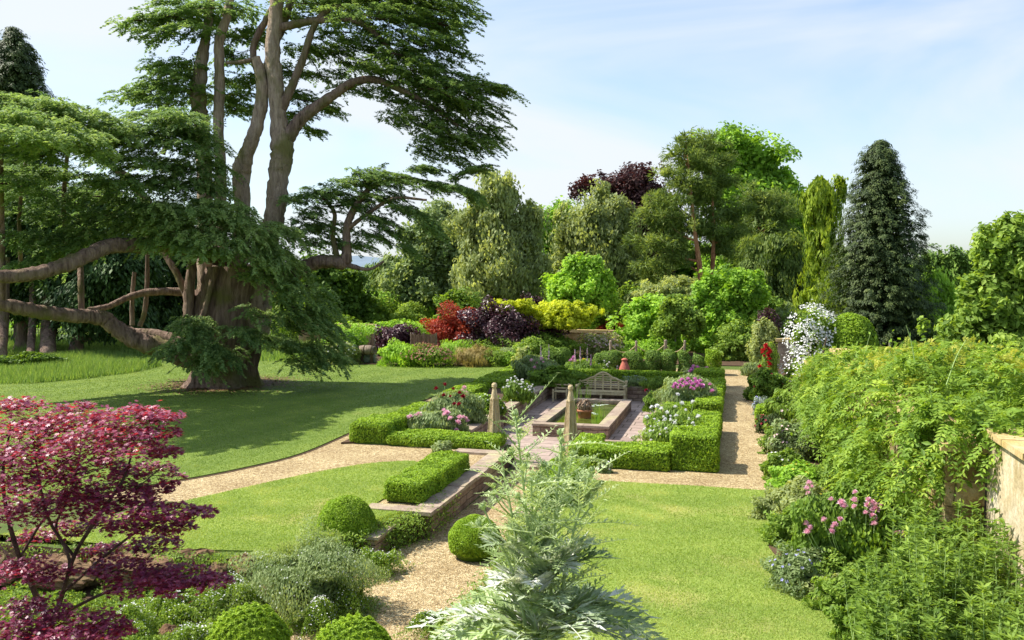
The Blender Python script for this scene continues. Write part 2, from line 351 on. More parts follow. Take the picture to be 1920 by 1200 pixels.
LM('goldweep', (.05, .08, .007), (.11, .155, .011), (.19, .23, .022), trans=.4)
LM('copper', (.03, .012, .014), (.065, .028, .028), (.11, .055, .045), trans=.25, tcol=(1.4, .7, .6))
LM('purple', (.035, .012, .020), (.07, .026, .036), (.13, .06, .07), trans=.2, rough=.4, spec=.5, tcol=(1.3, .6, .7))
LM('redleaf', (.14, .018, .014), (.30, .045, .025), (.42, .10, .035), trans=.35, tcol=(1.4, .8, .6))
LM('maple', (.10, .016, .048), (.235, .042, .105), (.46, .16, .22), trans=.36, rough=.40, spec=.6, tcol=(1.8, .45, .35))
LM('wisteria', (.04, .075, .010), (.09, .145, .018), (.17, .22, .03), trans=.4)
LM('wist_gold', (.10, .13, .014), (.16, .185, .024), (.25, .24, .05), trans=.4)
LM('fern', (.04, .08, .012), (.12, .2, .03), (.2, .28, .05), trans=.4)
LM('drygrass', (.15, .12, .04), (.34, .27, .10), (.48, .40, .20), trans=.3)
LM('pinkplume', (.22, .10, .08), (.38, .18, .14), (.50, .30, .22), trans=.3, tcol=(1.3, .9, .8))
LM('grass_near', (.084, .128, .022), (.135, .185, .038), (.215, .23, .075), trans=.35)
LM('grass_far', (.054, .092, .015), (.084, .127, .023), (.125, .155, .037), trans=.35)
LM('meadow', (.045, .085, .018), (.08, .13, .03), (.14, .18, .06), trans=.4)
LM('cardoon', (.045, .075, .026), (.15, .185, .105), (.42, .43, .37), trans=.3, tcol=(1.1, 1.1, .7))
LM('cardoon_green', (.06, .095, .03), (.135, .18, .075), (.28, .32, .20), trans=.35)
LM('white', (.55, .55, .50), (.75, .75, .72), (.86, .86, .84), trans=.25, tcol=(1, 1, .95))
LM('pink', (.62, .32, .43), (.74, .50, .60), (.80, .67, .72), trans=.25, tcol=(1.1, .9, .9))
LM('palepink', (.60, .34, .40), (.74, .52, .56), (.84, .72, .72), trans=.25, tcol=(1.1, .9, .9))
LM('crimson', (.12, .006, .02), (.25, .012, .035), (.38, .03, .06), trans=.2, tcol=(1.2, .6, .6))
LM('red', (.30, .012, .02), (.48, .025, .04), (.60, .08, .08), trans=.2, tcol=(1.2, .7, .6))
LM('mauve', (.46, .14, .34), (.64, .27, .52), (.76, .48, .68), trans=.2, tcol=(1, .9, 1))
LM('blue', (.18, .18, .40), (.30, .30, .55), (.45, .45, .70), trans=.2, tcol=(.9, .9, 1))
LM('yellow', (.55, .42, .04), (.72, .60, .08), (.82, .74, .25), trans=.2, tcol=(1, .9, .6))
LM('succulent', (.16, .09, .06), (.28, .20, .13), (.40, .33, .25), trans=.1, tcol=(1, .9, .8))
M['hill'] = plain('hazy_wooded_hill', (.16, .21, .26), .95, .05, .15, .02, 0)  # blue of distant haze is put into the hill's own colour

# ---------------------------------------------------------------- plant builders
def frame(d): return np.stack([d[..., 0:1] * rt + d[..., 1:2] * fh + d[..., 2:3] * np.array([0, 0, 1.0])], 0)[0]
def blobs_px(lst, d, deep=.9):
    """crown lobes measured on the photograph (u, v, ru, rv, extra depth) turned into ellipsoids"""
    out = []
    for b in lst:
        u, v, ru, rv = b[:4]; dd = d + (b[4] if len(b) > 4 else 0)
        out.append((P(u, v, dd), np.array([ru * dd / F_PX, ru * dd / F_PX * deep, rv * dd / F_PX])))
    return out
def roughen(blobs, k=5):
    """break every lobe up with smaller ones so that no crown has an even outline"""
    out = list(blobs)
    for c, r in blobs:
        for d in rdir(k):
            f = U(.26, .5); d[2] = abs(d[2]) if U(0, 1) < .7 else d[2]; out.append((c + frame((d * r * U(.75, 1.05))[None])[0], r * f))
    return out
def on_blobs(blobs, n):
    w = np.array([r[0] * r[2] + r[0] * r[1] + r[1] * r[2] for c, r in blobs]); w /= w.sum()
    res_p, res_n = [], []
    C = np.array([c for c, r in blobs]); R = np.array([r for c, r in blobs]); left = n; it = 0
    while left > 0 and it < 12:
        it += 1
        k = rng.choice(len(blobs), left * 2, p=w); d = rdir(left * 2); p = C[k] + frame(d * R[k]); nn = nrm(frame(d / R[k]))
        ok = np.ones(len(p), bool)
        for j in range(len(blobs)):
            q = p - C[j]; l = np.stack([q @ rt, q @ fh, q[:, 2]], 1) / R[j]
            ok &= (np.sum(l * l, 1) > .72) | (k == j)
        p, nn = p[ok][:left], nn[ok][:left]; res_p.append(p); res_n.append(nn); left -= len(p)
    return np.vstack(res_p), np.vstack(res_n)
def crown(mb, blobs, ncl, crad, per, L, W, mat=0, style='broad', tint=(.5, .16, .14), inner=.25, zmin=None):
    """leaf clumps over the lobes of a crown, with larger leaves inside, tinted darker for interior shade, to block light"""
    p, nn = on_blobs(blobs, ncl)
    p = p - nn * crad * np.where(U(0, 1, ncl) < .14, U(-1.3, -.4, ncl), U(-.35, 1.0, ncl))[:, None]
    r = crad * U(.55, 1.35, ncl); ct = rng.normal(tint[0], tint[1], ncl)
    k = np.repeat(np.arange(ncl), per); N = len(k)
    d = rdir(N) * (U(0, 1, N) ** .45)[:, None]; dn = np.sum(d * nn[k], 1, keepdims=True); d = d - nn[k] * dn * .4
    c = p[k] + d * r[k][:, None]
    up = np.array([0, 0, 1.0]); R = rdir(N); u = None
    if style == 'weep': c[:, 2] -= r[k] * U(0, 1.0, N); n = nn[k] * .8 + R * .6; u = -up + R * .35
    elif style == 'needle': n = R + up * .3; u = d + nn[k] * .5 + R * .4
    elif style == 'spray': n = nn[k] * .5 + up * .6 + R * .4; u = nn[k] * .9 + np.array([0, 0, -.35]) + R * .4
    elif style == 'upright': n = nn[k] + R * .6; u = up + R * .4 + nn[k] * .3
    else: n = nn[k] * .55 + up * .45 + R * .75 + d * .3; u = R[::-1] - up * .35 + nn[k] * .3
    t = np.clip(ct[k] + rng.normal(0, tint[2], N), 0, 1)
    s = U(.7, 1.25, N)
    if zmin is not None: c[:, 2] = np.maximum(c[:, 2], zmin + U(.02, .12, N))
    mb.leaves(c, n, L * s, W * s, t, mat, u)
    if inner:
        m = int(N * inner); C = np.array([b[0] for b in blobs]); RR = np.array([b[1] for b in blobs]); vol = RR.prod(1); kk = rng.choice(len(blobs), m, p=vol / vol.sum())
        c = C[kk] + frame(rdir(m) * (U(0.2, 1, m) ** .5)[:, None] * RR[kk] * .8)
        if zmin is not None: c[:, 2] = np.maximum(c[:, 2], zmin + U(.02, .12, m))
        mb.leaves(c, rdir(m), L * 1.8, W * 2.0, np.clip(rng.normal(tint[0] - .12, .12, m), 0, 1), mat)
def limbs(mb, base, blobs, r0, top=None, n=5, mat=0, lean=0.0):
    """tapered trunk with limbs up into the lobes"""
    base = np.asarray(base, float); C = np.array([b[0] for b in blobs]); hi = C[np.argmax(C[:, 2])]
    top = hi if top is None else np.asarray(top); h = top[2] - base[2]
    tr = spline([base, base + (top - base) * [.1, .1, .3] + [U(-.1, .1) * h * .2, 0, 0], base + (top - base) * [.45, .45, .62], top], 6)
    k = len(tr); rr = r0 * (1 - np.linspace(0, 1, k) ** .9 * .85); rr[0] *= 1.45; rr[1] *= 1.15
    mb.tube(tr, rr, 9, mat, rough=.05)
    for i in rng.permutation(len(C))[:n]:
        z = min(max(C[i][2] - base[2] - np.linalg.norm((C[i] - base)[:2]) * .6, h * .22), h * .85) + base[2]
        j = int(np.argmin(abs(tr[:, 2] - z))); a = tr[j]; m = (a + C[i]) / 2 + [0, 0, -.08 * np.linalg.norm(C[i] - a)]
        mb.tube(spline([a, m, C[i] + [0, 0, blobs[i][1][2] * .5]], 5), np.linspace(rr[j] * .55, r0 * .08, 11), 6, mat, rough=.05)
def tree(name, label, cat, blobs, base, mats, ncl, crad, per, L, W, style='broad', r0=.2, tint=(.5, .16, .14), group=None, inner=.25, nl=5, top=None, cname='crown'):
    base = np.array(base, float)
    if style == 'needle': base[:2] -= fh[:2] * .7; top = top - fh * .2
    t = thing(name, label, cat, base, group)
    m = MB(); limbs(m, base, blobs, r0, top, nl); m.build('trunk', mats[1], t)
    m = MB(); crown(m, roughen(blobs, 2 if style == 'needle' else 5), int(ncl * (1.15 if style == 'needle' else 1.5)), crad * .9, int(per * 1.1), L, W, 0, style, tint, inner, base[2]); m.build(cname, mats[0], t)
    return t
def profile(mb, rows, ns, L, W, d, style='cone', per=14, cr=.3, tint=(.5, .15, .13), mat=0, deep=1.0):
    """sprays over a tapering column; rows (v, u_left, u_right) read from top to bottom"""
    R = np.array([[P(0, v, d)[2], (a + b) / 2, (b - a) / 2 * d / F_PX] for v, a, b in rows])
    zz = R[:, 0]; w = np.interp(np.linspace(0, 1, 200), np.linspace(0, 1, len(R)), R[:, 2]); cdf = np.cumsum(w + .12); cdf /= cdf[-1]
    q = np.interp(U(0, 1, ns), cdf, np.linspace(0, 1, 200)); ii = q * (len(R) - 1)
    z = np.interp(ii, np.arange(len(R)), zz); uc = np.interp(ii, np.arange(len(R)), R[:, 1]); r = np.interp(ii, np.arange(len(R)), R[:, 2])
    th = U(0, 2 * math.pi, ns); lob = 1 + .12 * np.sin(th * 3 + z * 1.3) + .10 * np.sin(th * 5 - z * 2.1)
    rad = r * lob * (1 - .45 * U(0, 1, ns) ** 2.2) * U(.86, 1.14, ns) + (U(0, 1, ns) < .10) * U(.1, .8, ns) * cr * 1.6
    out = np.cos(th)[:, None] * rt + np.sin(th)[:, None] * fh * deep
    c = EYE + fh * d + rt * ((uc - 960) * d / F_PX)[:, None] + out * rad[:, None]; c[:, 2] = z
    k = np.repeat(np.arange(ns), per); N = len(k); o = out[k]; up = np.array([0, 0, 1.]); s = U(0, 1, N); R_ = rdir(N); side = np.cross(o, up)
    ct = np.clip(rng.normal(tint[0], tint[1], ns)[k] + rng.normal(0, tint[2], N), 0, 1)
    lat = rng.normal(0, .35, N) * cr * (1.1 - s)
    if style == 'cone':   # flat sprays curling out and down
        p = c[k] + o * (s * cr)[:, None] + side * lat[:, None] + up * ((.35 * s - .75 * s ** 2) * cr)[:, None] + R_ * .25 * cr
        n = up * .7 + o * .6 + R_ * .4; u = o + side * np.sign(lat)[:, None] * .5 + up * (.2 - .9 * s)[:, None] + R_ * .3
    elif style == 'weep': # hanging ropes of foliage
        p = c[k] + o * (cr * .3 * np.sin(s * 3))[:, None] - up * (s * cr * 2.2)[:, None] + side * (lat * .5)[:, None] + R_ * .2 * cr
        n = o + R_ * .5; u = -up + R_ * .45 + o * .25
    else:                 # feathery, ascending
        p = c[k] + o * (s * cr * .8)[:, None] + side * lat[:, None] + up * (s * cr * .6)[:, None] + R_ * .25 * cr
        n = o * .8 + up * .5 + R_ * .5; u = o * .5 + up * .8 + R_ * .5
    sc = U(.7, 1.25, N); mb.leaves(p, n, L * sc, W * sc, ct, mat, u)
    m2 = ns * per // 6; j = rng.integers(0, ns, m2); f = U(.15, .8, m2)[:, None]
    ctr = EYE + fh * d + rt * ((uc[j] - 960) * d / F_PX)[:, None]; ctr[:, 2] = z[j]
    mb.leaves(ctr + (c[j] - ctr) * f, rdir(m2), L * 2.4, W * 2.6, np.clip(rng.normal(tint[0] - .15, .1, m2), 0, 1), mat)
def lump(mb, c, r, n, L, W, tint=(.5, .14, .16), mat=0, style='broad', depthf=.3, zmin=None, rough=.12):
    """a low shrub or mound: leaves through the outer layer of an ellipsoid with a lumpy outline"""
    c = np.asarray(c, float); r = np.asarray(r, float); d = rdir(n); d[:, 2] = np.where(d[:, 2] < -.95, -d[:, 2], d[:, 2]); hn = np.maximum(np.linalg.norm(d[:, :2], axis=1), .05); kf = np.where(d[:, 2] < .15, 1 / hn, 1.0)[:, None]; d[:, :2] *= kf
    ph = rng.uniform(0, 6.28, 9); b = 1 + rough * (np.sin(d[:, 0] * 4 + ph[0]) * np.sin(d[:, 1] * 4 + ph[1]) + .7 * np.sin(d[:, 2] * 6 + ph[2] + d[:, 0] * 5) + .5 * np.sin(d[:, 1] * 9 + ph[3]) * np.sin(d[:, 0] * 8 + ph[4]))
    f = b * (1 - depthf * U(0, 1, n) ** 1.6)
    p = c + frame(d * r) * f[:, None]; R = rdir(n); up = np.array([0, 0, 1.]); o = nrm(frame(d / r)); u = None
    cl = .5 + .5 * np.sin(d[:, 0] * 7 + ph[5]) * np.sin(d[:, 1] * 7 + ph[6] + d[:, 2] * 5)
    if style == 'upright': n_ = o + R * .7; u = up + o * .5 + R * .35
    elif style == 'weep': n_ = o + up * .4 + R * .4; u = o * .7 - up * .5 + R * .3
    else: n_ = o * .6 + up * .4 + R * .7; u = R[::-1] + o * .4
    t = np.clip(tint[0] + tint[1] * (cl - .5) * 2 + rng.normal(0, tint[2], n), 0, 1); s = U(.65, 1.3, n)
    if zmin is not None: p[:, 2] = np.maximum(p[:, 2], zmin + U(0, .1, n) * r[2])
    mb.leaves(p, n_, L * s, W * s, t, mat, u)
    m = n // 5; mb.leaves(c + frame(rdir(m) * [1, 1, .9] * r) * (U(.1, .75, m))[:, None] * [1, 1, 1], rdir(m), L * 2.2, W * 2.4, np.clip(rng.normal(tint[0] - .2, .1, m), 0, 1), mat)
    return p[d[:, 2] > -.1], o[d[:, 2] > -.1]
def spot(u, vb, vt, w, z=0.0):
    """base point, depth, half width and height of something seen at column u from row vt down to its foot at row vb"""
    g = G(u, vb, z); d = depth(g); return g, d, w * .5 * d / F_PX, (vb - vt) * d / F_PX
def shrub(name, label, cat, u, vb, vt, w, mat, n=2600, L=.07, W=.035, style='broad', tint=(.5, .14, .16), z=0.0, group=None, flowers=None, deep=.8, rough=.14, stems=True):
    g, d, rw, h = spot(u, vb, vt, w, z); t = thing(name, label, cat, g, group); rough = rough * 1.5
    if mat in ('purple', 'redleaf'): L, W, n = L * .68, W * .68, int(n * 2.1)
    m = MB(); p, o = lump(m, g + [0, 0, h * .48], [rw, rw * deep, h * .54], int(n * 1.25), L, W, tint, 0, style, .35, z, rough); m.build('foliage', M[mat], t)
    if stems:
        m = MB()
        for k in range(6):
            a = U(0, 6.28); q = g + np.array([math.cos(a) * rw * .55, math.sin(a) * rw * .45, h * .6]); m.tube(spline([g + [math.cos(a) * .05, math.sin(a) * .05, -.03], (g + q) / 2 + [0, 0, .1 * h], q], 3), np.linspace(.018, .006, 7) * max(1, h), 5)
        m.build('stems', M['twig'], t)
    if flowers:   # (material, count, size)
        fm, cnt, size = flowers; m = MB(); idx = rng.choice(len(p), cnt); up = o[idx] + [0, 0, .5]
        keep = (o[idx] @ fh < .5)
        petals(m, p[idx][keep] + o[idx][keep] * size * .8, up[keep], size, 5); f = m.build('flowers', M[fm], t); f['kind'] = 'stuff'
    return t
def petals(mb, c, n, size, k=5, tint=.5, mat=0, cup=.5):
    """open flowers: k petals round each centre"""
    c = np.asarray(c, float); n = nrm(n); N = len(c)
    if N == 0: return
    a = nrm(np.cross(n, rdir(N))); b = np.cross(n, a); size = np.broadcast_to(np.asarray(size, float), (N,))
    for i in range(k):
        th = 2 * math.pi * i / k; o = a * math.cos(th) + b * math.sin(th)
        mb.leaves(c + o * size[:, None] * .5, n * 1.0 - o * cup + rdir(N) * .15, size * .55, size * .42, np.clip(rng.normal(tint, .2, N), 0, 1), mat, o + n * cup)
def bloom_mesh(size, layers=((5, .95, .35), (6, .8, .8), (5, .55, 1.4), (4, .3, 2.5))):
    """a full double flower: rings of cupped petals"""
    m = MB()
    for k, (cnt, rr, cup) in enumerate(layers):
        for i in range(cnt):
            th = 2 * math.pi * (i + .5 * (k % 2)) / cnt + U(-.2, .2); o = np.array([[math.cos(th), math.sin(th), 0]]); z = np.array([[0, 0, 1.]])
            m.leaves(o * size * rr * .5 + z * size * (.12 * k + .1 * cup * .4), z - o * cup, size * .62, size * .5, np.clip(rng.normal(.45 + .12 * (1.5 - k), .15), 0, 1), 0, o + z * cup, .3)
    return m
def add_blooms(parent, pts, size, mat, name='bloom', normals=None):
    """individual flower heads, one mesh shared by all the copies"""
    first = bloom_mesh(size).build(name, M[mat], None, None); first.name = name
    for i, p in enumerate(pts):
        o = first if i == 0 else first.copy()
        if i: COL.objects.link(o)
        o.parent = parent; o.location = tuple(np.asarray(p) - np.array(parent['_w'])); o.rotation_euler = (U(-.7, .5), U(-.5, .5), U(0, 6.28)); s = U(.75, 1.2); o.scale = (s, s, s)
def hedge_faces(mb, lo, hi, dens, L, W, tint=(.5, .1, .2), rnd=.10, wob=.03, skip=()):
    """clipped hedge: small leaves all over a box with softened edges; a solid core inside, tinted darkest for inner shade, blocks light"""
    lo = np.asarray(lo, float); hi = np.asarray(hi, float); s = hi - lo
    for ax in range(3):
        for sd in (0, 1):
            if ax == 2 and sd == 0 or (ax, sd) in skip: continue
            o = [i for i in range(3) if i != ax]; A = s[o[0]] * s[o[1]]; n = int(A * dens)
            p = np.empty((n, 3)); p[:, o[0]] = U(lo[o[0]], hi[o[0]], n); p[:, o[1]] = U(lo[o[1]], hi[o[1]], n); p[:, ax] = hi[ax] if sd else lo[ax]
            nn = np.zeros((n, 3)); nn[:, ax] = 1 if sd else -1
            # round the edges
            q = np.clip(p, lo + rnd, hi - rnd); dv = p - q; ln_ = np.linalg.norm(dv, axis=1, keepdims=True); p = q + dv / np.maximum(ln_, 1e-6) * np.minimum(ln_, rnd); nn = nrm(nn * .3 + nrm(dv))
            wv = np.sin(p[:, 0] * 3.1 + p[:, 1] * 2.3) * np.sin(p[:, 2] * 4 + p[:, 1] * 3.7) + .6 * np.sin(p[:, 0] * 9 + p[:, 2] * 8) * np.sin(p[:, 1] * 8.3)
            p += nn * (wv * wob - np.abs(rng.normal(0, .024, n)))[:, None]; R = rdir(n)
            t = np.clip(tint[0] + tint[1] * wv + rng.normal(0, tint[2], n), 0, 1); sc = U(.7, 1.3, n)
            mb.leaves(p, nn * .75 + np.array([0, 0, .25]) + R * .65, L * sc, W * sc, t, 0, R[::-1] + nn * .9)
    ins = max(.05, rnd * .62); a = lo + [ins, ins, 0]; b = hi - [ins, ins, ins]; mb.box(a, b, 0, .0)  # solid light-blocking box; shade behind the leaves put into its dark tint
def hedge(name, label, cat, boxes, mat='box', dens=1700, L=.026, W=.016, group=None, **kw):
    t = MB()
    for lo, hi in boxes: hedge_faces(t, lo, hi, dens, L, W, **kw)
    o = t.build(name, M[mat], None, (*(np.mean([b[0] for b in boxes], 0)[:2]), boxes[0][0][2])); return tag(o, label, cat, group)
def dome(name, label, c, r, hz, n=14000, L=.028, W=.017, mat='box', group=None, cat='topiary', tint=(.5, .1, .2), shoots=0.0):
    c = np.asarray(c, float); m = MB(); d = rdir(n); d[:, 2] = np.where(d[:, 2] < -.5, -d[:, 2], d[:, 2]); k = d.copy()
    wv = np.sin(d[:, 0] * 5 + c[0]) * np.sin(d[:, 1] * 5 + 1) + .6 * np.sin(d[:, 2] * 9 + d[:, 0] * 8)
    f = 1 + .025 * wv - np.abs(rng.normal(0, .03, n)) + shoots * np.maximum(0, np.sin(d[:, 0] * 23 + d[:, 2] * 9) * np.sin(d[:, 1] * 21 + d[:, 2] * 14)) * U(0, 1, n); R = rdir(n)
    p = c + [0, 0, hz * .42] + d * np.array([r, r, hz * .58]) * f[:, None]; p[:, 2] = np.maximum(p[:, 2], c[2] + U(0, .05, n)); nn = nrm(d / np.array([r, r, hz * .58])); sc = U(.7, 1.3, n)
    m.leaves(p, nn * .75 + R * .7 + [0, 0, .2], L * sc, W * sc, np.clip(tint[0] + tint[1] * wv + rng.normal(0, tint[2], n), 0, 1), 0, R[::-1] + nn * .9)
    prof = [(0.02, hz * .9), (r * .5, hz * .84), (r * .82, hz * .66), (r * .93, hz * .42), (r * .85, hz * .15), (r * .7, 0)]; m.lathe(prof[::-1], c, 18, 0, 0.0)  # solid inner shell, darkest tint in place of shade behind the leaves
    o = m.build(name, M[mat], None, c); return tag(o, label, cat, group)
def S(o, kind='structure'): o['kind'] = kind; return o

# ================================================================ THE SETTING
LOW = -0.5
low_poly = [(-7.58, 34.82), (-7.58, 22.6), (-5.87, 22.6), (-5.87, 15.75), (-6.5, 14.1), (-7.3, 12.4), (-9.4, 12.1), (-30, 11.7), (-30, 3), (-3.55, 3), (-3.55, 11), (-3.6, 14), (-3.95, 16), (-3.95, 22.6), (-2.5, 22.6), (-2.5, 34.82)]
def inside(x, y, poly):
    c = np.zeros(x.shape, bool); n = len(poly)
    for i in range(n):
        x0, y0 = poly[i]; x1, y1 = poly[(i + 1) % n]
        with np.errstate(divide='ignore', invalid='ignore'):
            c ^= ((y0 > y) != (y1 > y)) & (x < (x1 - x0) * (y - y0) / (y1 - y0) + x0)
    return c
xs = np.concatenate([[-6000, -2500, -900, -300, -120, -60], np.arange(-32, -10, .3), np.arange(-10, -1.5, .1), np.arange(-1.5, 12.01, .3), [30, 70, 150, 400, 1200, 3000, 6000]])
ys = np.concatenate([[-300, -60, -10], np.arange(2, 44.01, .12), [60, 90, 150, 300, 700, 1500, 3000, 6000, 9000]])
gx, gy = np.meshgrid(xs, ys); gz = np.where(inside(gx, gy, low_poly), LOW, 0.0)
m = MB(); nx, ny = len(xs), len(ys); ii = (np.arange(ny - 1)[:, None] * nx + np.arange(nx - 1)[None]).ravel()
gf = np.stack([ii, ii + 1, ii + nx + 1, ii + nx], -1); gfz = gz.ravel()[gf]; steep = np.ptp(gfz, axis=1) > .2
m.add(np.stack([gx, gy, gz], -1).reshape(-1, 3), gf, steep.astype(int))
S(m.build('ground', [M['ground'], M['soil']]))
bank = np.stack([gx.ravel()[gf[steep]].mean(1), gy.ravel()[gf[steep]].mean(1)], 1)
g2 = lambda u, v, z=0.0: tuple(G(u, v, z)[:2])

m = MB(); m.poly([(-60, 15), (-12.0, 15.0), (-7.75, 15.6), (-6.75, 15.9), (-5.98, 16.0), (-5.98, 22.6), (-7.72, 22.6), (-7.7, 35.1), (-2.36, 35.1), (-2.36, 22.6), (-3.85, 22.6), (-3.85, 16.2), (-2.0, 16.2), (.95, 16.2), (.85, 42.6), (-10.9, 42.2), (-10.9, 30), (-30, 30), (-60, 25)], .004)
S(m.build('gravel_path', M['gravel']))
m = MB(); m.poly([(-5.6, 22.6), (-5.74, 15.8), (-6.45, 14.0), (-7.0, 11.6), (-7.2, 4), (-3.55, 4), (-3.55, 11), (-3.6, 14), (-4.0, 16), (-4.1, 22.6)], LOW + .006)
S(m.build('lower_gravel_path', M['gravel']))
m = MB(); m.poly([(-7.5, 22.4), (-2.6, 22.4), (-2.6, 34.9), (-7.5, 34.9)], LOW + .012); S(m.build('stone_paving', M['paving']))

big_edge = spline([g2(955, 690), g2(845, 732), g2(735, 775), g2(650, 815), g2(560, 853), g2(450, 880), g2(340, 901), g2(200, 925), g2(60, 948), g2(-250, 1000)], 5)
big_lawn = [tuple(p) for p in big_edge] + [(-60, 14), (-90, 60), (-40, 62), (-26, 46), g2(640, 684), g2(800, 687), g2(955, 687)]
m = MB(); m.poly(big_lawn[::-1], .035, 0, .06); S(m.build('main_lawn', M['lawn_far']))
m = MB(); e = big_edge; off = np.array([[.07, -.02]]); pts = [tuple(p) for p in e] + [tuple(p) for p in (e + off * np.linspace(1, 1.6, len(e))[:, None])[::-1]]
m.poly(pts, .012, 0); S(m.build('lawn_edge_soil', M['soil']))
nl_edge = spline([g2(760, 866), g2(690, 871), g2(600, 886), g2(500, 907), g2(380, 934), g2(250, 962), g2(80, 990), g2(-300, 1060)], 5)
near_lawn = [tuple(p) for p in nl_edge] + [(-25, 12.3), (-9.4, 12.4), (-7.4, 12.75), (-6.75, 14.1), (-6.2, 15.6), (-6.95, 16.0), (-6.95, 19.4), g2(775, 866)]
m = MB(); m.poly(near_lawn[::-1], .03, 0, .05); S(m.build('left_lawn', M['lawn_near']))
right_lawn = [(-3.6, 18.95), g2(1300, 913), g2(1450, 923), (.72, 18.6), g2(1440, 950), g2(1450, 1000), g2(1500, 1060), g2(1600, 1180), (1.6, 9), (1.6, 3), (-3.46, 3), (-3.46, 11), (-3.5, 14), (-3.7, 16)]
m = MB(); m.poly(right_lawn[::-1], .03, 0, .05); S(m.build('right_lawn', M['lawn_near']))
def bed(name, pts, z=.05):
    m = MB(); m.poly(pts, z, 0, .08); return S(m.build(name, M['soil']))
bed('flower_bed_soil', [(.6, 3), (6.5, 3), (6.5, 44), (.75, 44), (.72, 19), (.6, 17.8), (.5, 15), (.95, 13), (1.35, 11.6), (1.4, 3)][::-1])
bed('border_soil', [g2(640, 684), (-26, 46), (-24, 52), (4, 54), (4, 44.2), (-10, 44), (-10.6, 41.6)][::-1], .04)
bed('bed_soil', [(-10.3, 21.4), (-7.65, 22.9), (-7.65, 35.0), (-2.5, 35.0), (-2.5, 22.9), (-.7, 21), (-.7, 40.3), (-10.3, 40.3)], .055)

# low creeping plants rooted in the banks beside the path and below the lawn
q = bank[(bank[:, 1] < 17) & (bank[:, 0] > -22)]; k = rng.integers(0, len(q), 60000); n = len(k); c = np.concatenate([q[k] + rng.normal(0, .13, (n, 2)), U(LOW, .06, n)[:, None]], 1); off_ = (c[:, 2] > -.05)
m = MB(); R_ = rdir(n); m.leaves(c + R_ * .03, R_ + [0, -.4, .7], .032 * U(.6, 1.5, n), .013, np.clip(rng.normal(.45, .18, n) + .15 * np.sin(c[:, 0] * 5) * np.sin(c[:, 2] * 9 + c[:, 1] * 3), 0, 1), 0, R_[::-1] + [0, 0, .6]); S(m.build('bank_plants', M['green2']), 'stuff')
# grass blades over the mown lawns
def blades(name, poly, n, mat, z, hgt, far=False, region=None):
    pts = np.array(poly); lo, hi = pts.min(0), pts.max(0)
    if region: lo, hi = np.maximum(lo, region[0]), np.minimum(hi, region[1])
    x, y = U(lo[0], hi[0], n * 3), U(lo[1], hi[1], n * 3); d = -math.sin(YAW) * x + math.cos(YAW) * y; lat = math.cos(YAW) * x + math.sin(YAW) * y
    k = inside(x, y, [tuple(p) for p in poly]) & (abs(lat) < d * .62 + .5) & (U(0, 1, n * 3) < np.clip((13 / np.maximum(d, 3)) ** 1.3, 0, 1)); x, y = x[k][:n], y[k][:n]; N = len(x); m = MB()
    c = np.stack([x, y, np.full(N, z)], 1); h = hgt * U(.5, 1.3, N); th = U(0, 6.28, N); a = np.stack([np.cos(th), np.sin(th), 0 * th], 1); lean = rng.normal(0, .5, (N, 3)) * [1, 1, 0]
    wd = .003 + .00025 * np.clip(d[k][:n], 0, 40); v = np.empty((N, 3, 3)); v[:, 0] = c - a * wd[:, None]; v[:, 1] = c + a * wd[:, None]; v[:, 2] = c + (lean + [0, 0, 1]) * h[:, None]
    pn = np.sin(x * 1.3 + np.sin(y * .9) * 2) * np.sin(y * 1.1 + x * .4); pn2 = np.sin(x * 2.9 + 1.7 * np.sin(y * 1.9)) * np.sin(y * 3.3 + x) + .6 * np.sin(x * 6.1 + y * 2) * np.sin(y * 5.2 - x); dry = np.clip(pn + .6 * pn2 - .15, 0, 1); stripe = np.sin(x * 2.6 + .3 * np.sin(y * .7)); t = np.clip(.40 + .05 * stripe + .08 * pn2 + .5 * dry + rng.normal(0, .16, N), 0, 1)
    m.add(v.reshape(-1, 3), np.arange(N * 3).reshape(N, 3), 0, t); S(m.build(name, M[mat]), 'stuff')
q = spline([(-25, 12.3), (-9.4, 12.4), (-7.4, 12.75), (-6.75, 14.1), (-6.2, 15.6)], 60); k = rng.integers(0, len(q), 22000); n = len(k); c = np.stack([q[k, 0] + rng.normal(0, .09, n), q[k, 1] + rng.normal(-.04, .07, n), U(-.1, .03, n)], 1); o = rdir(n) * [.6, .6, .2] + [0, -.45, .5]; hh = U(.05, .13, n); sd = rdir(n) * [1, 1, 0]; v = np.empty((n, 3, 3)); v[:, 0] = c - sd * .006; v[:, 1] = c + sd * .006; v[:, 2] = c + o * hh[:, None]
m = MB(); m.add(v.reshape(-1, 3), np.arange(n * 3).reshape(n, 3), 0, np.clip(rng.normal(.45, .2, n), 0, 1)); S(m.build('turf_fringe', M['grass_near']), 'stuff')
blades('left_lawn_grass', near_lawn, 170000, 'grass_near', .03, .024)
blades('right_lawn_grass', right_lawn, 170000, 'grass_near', .03, .024)
blades('main_lawn_grass', big_lawn, 190000, 'grass_far', .035, .03, region=((-30, 14), (0, 42)))

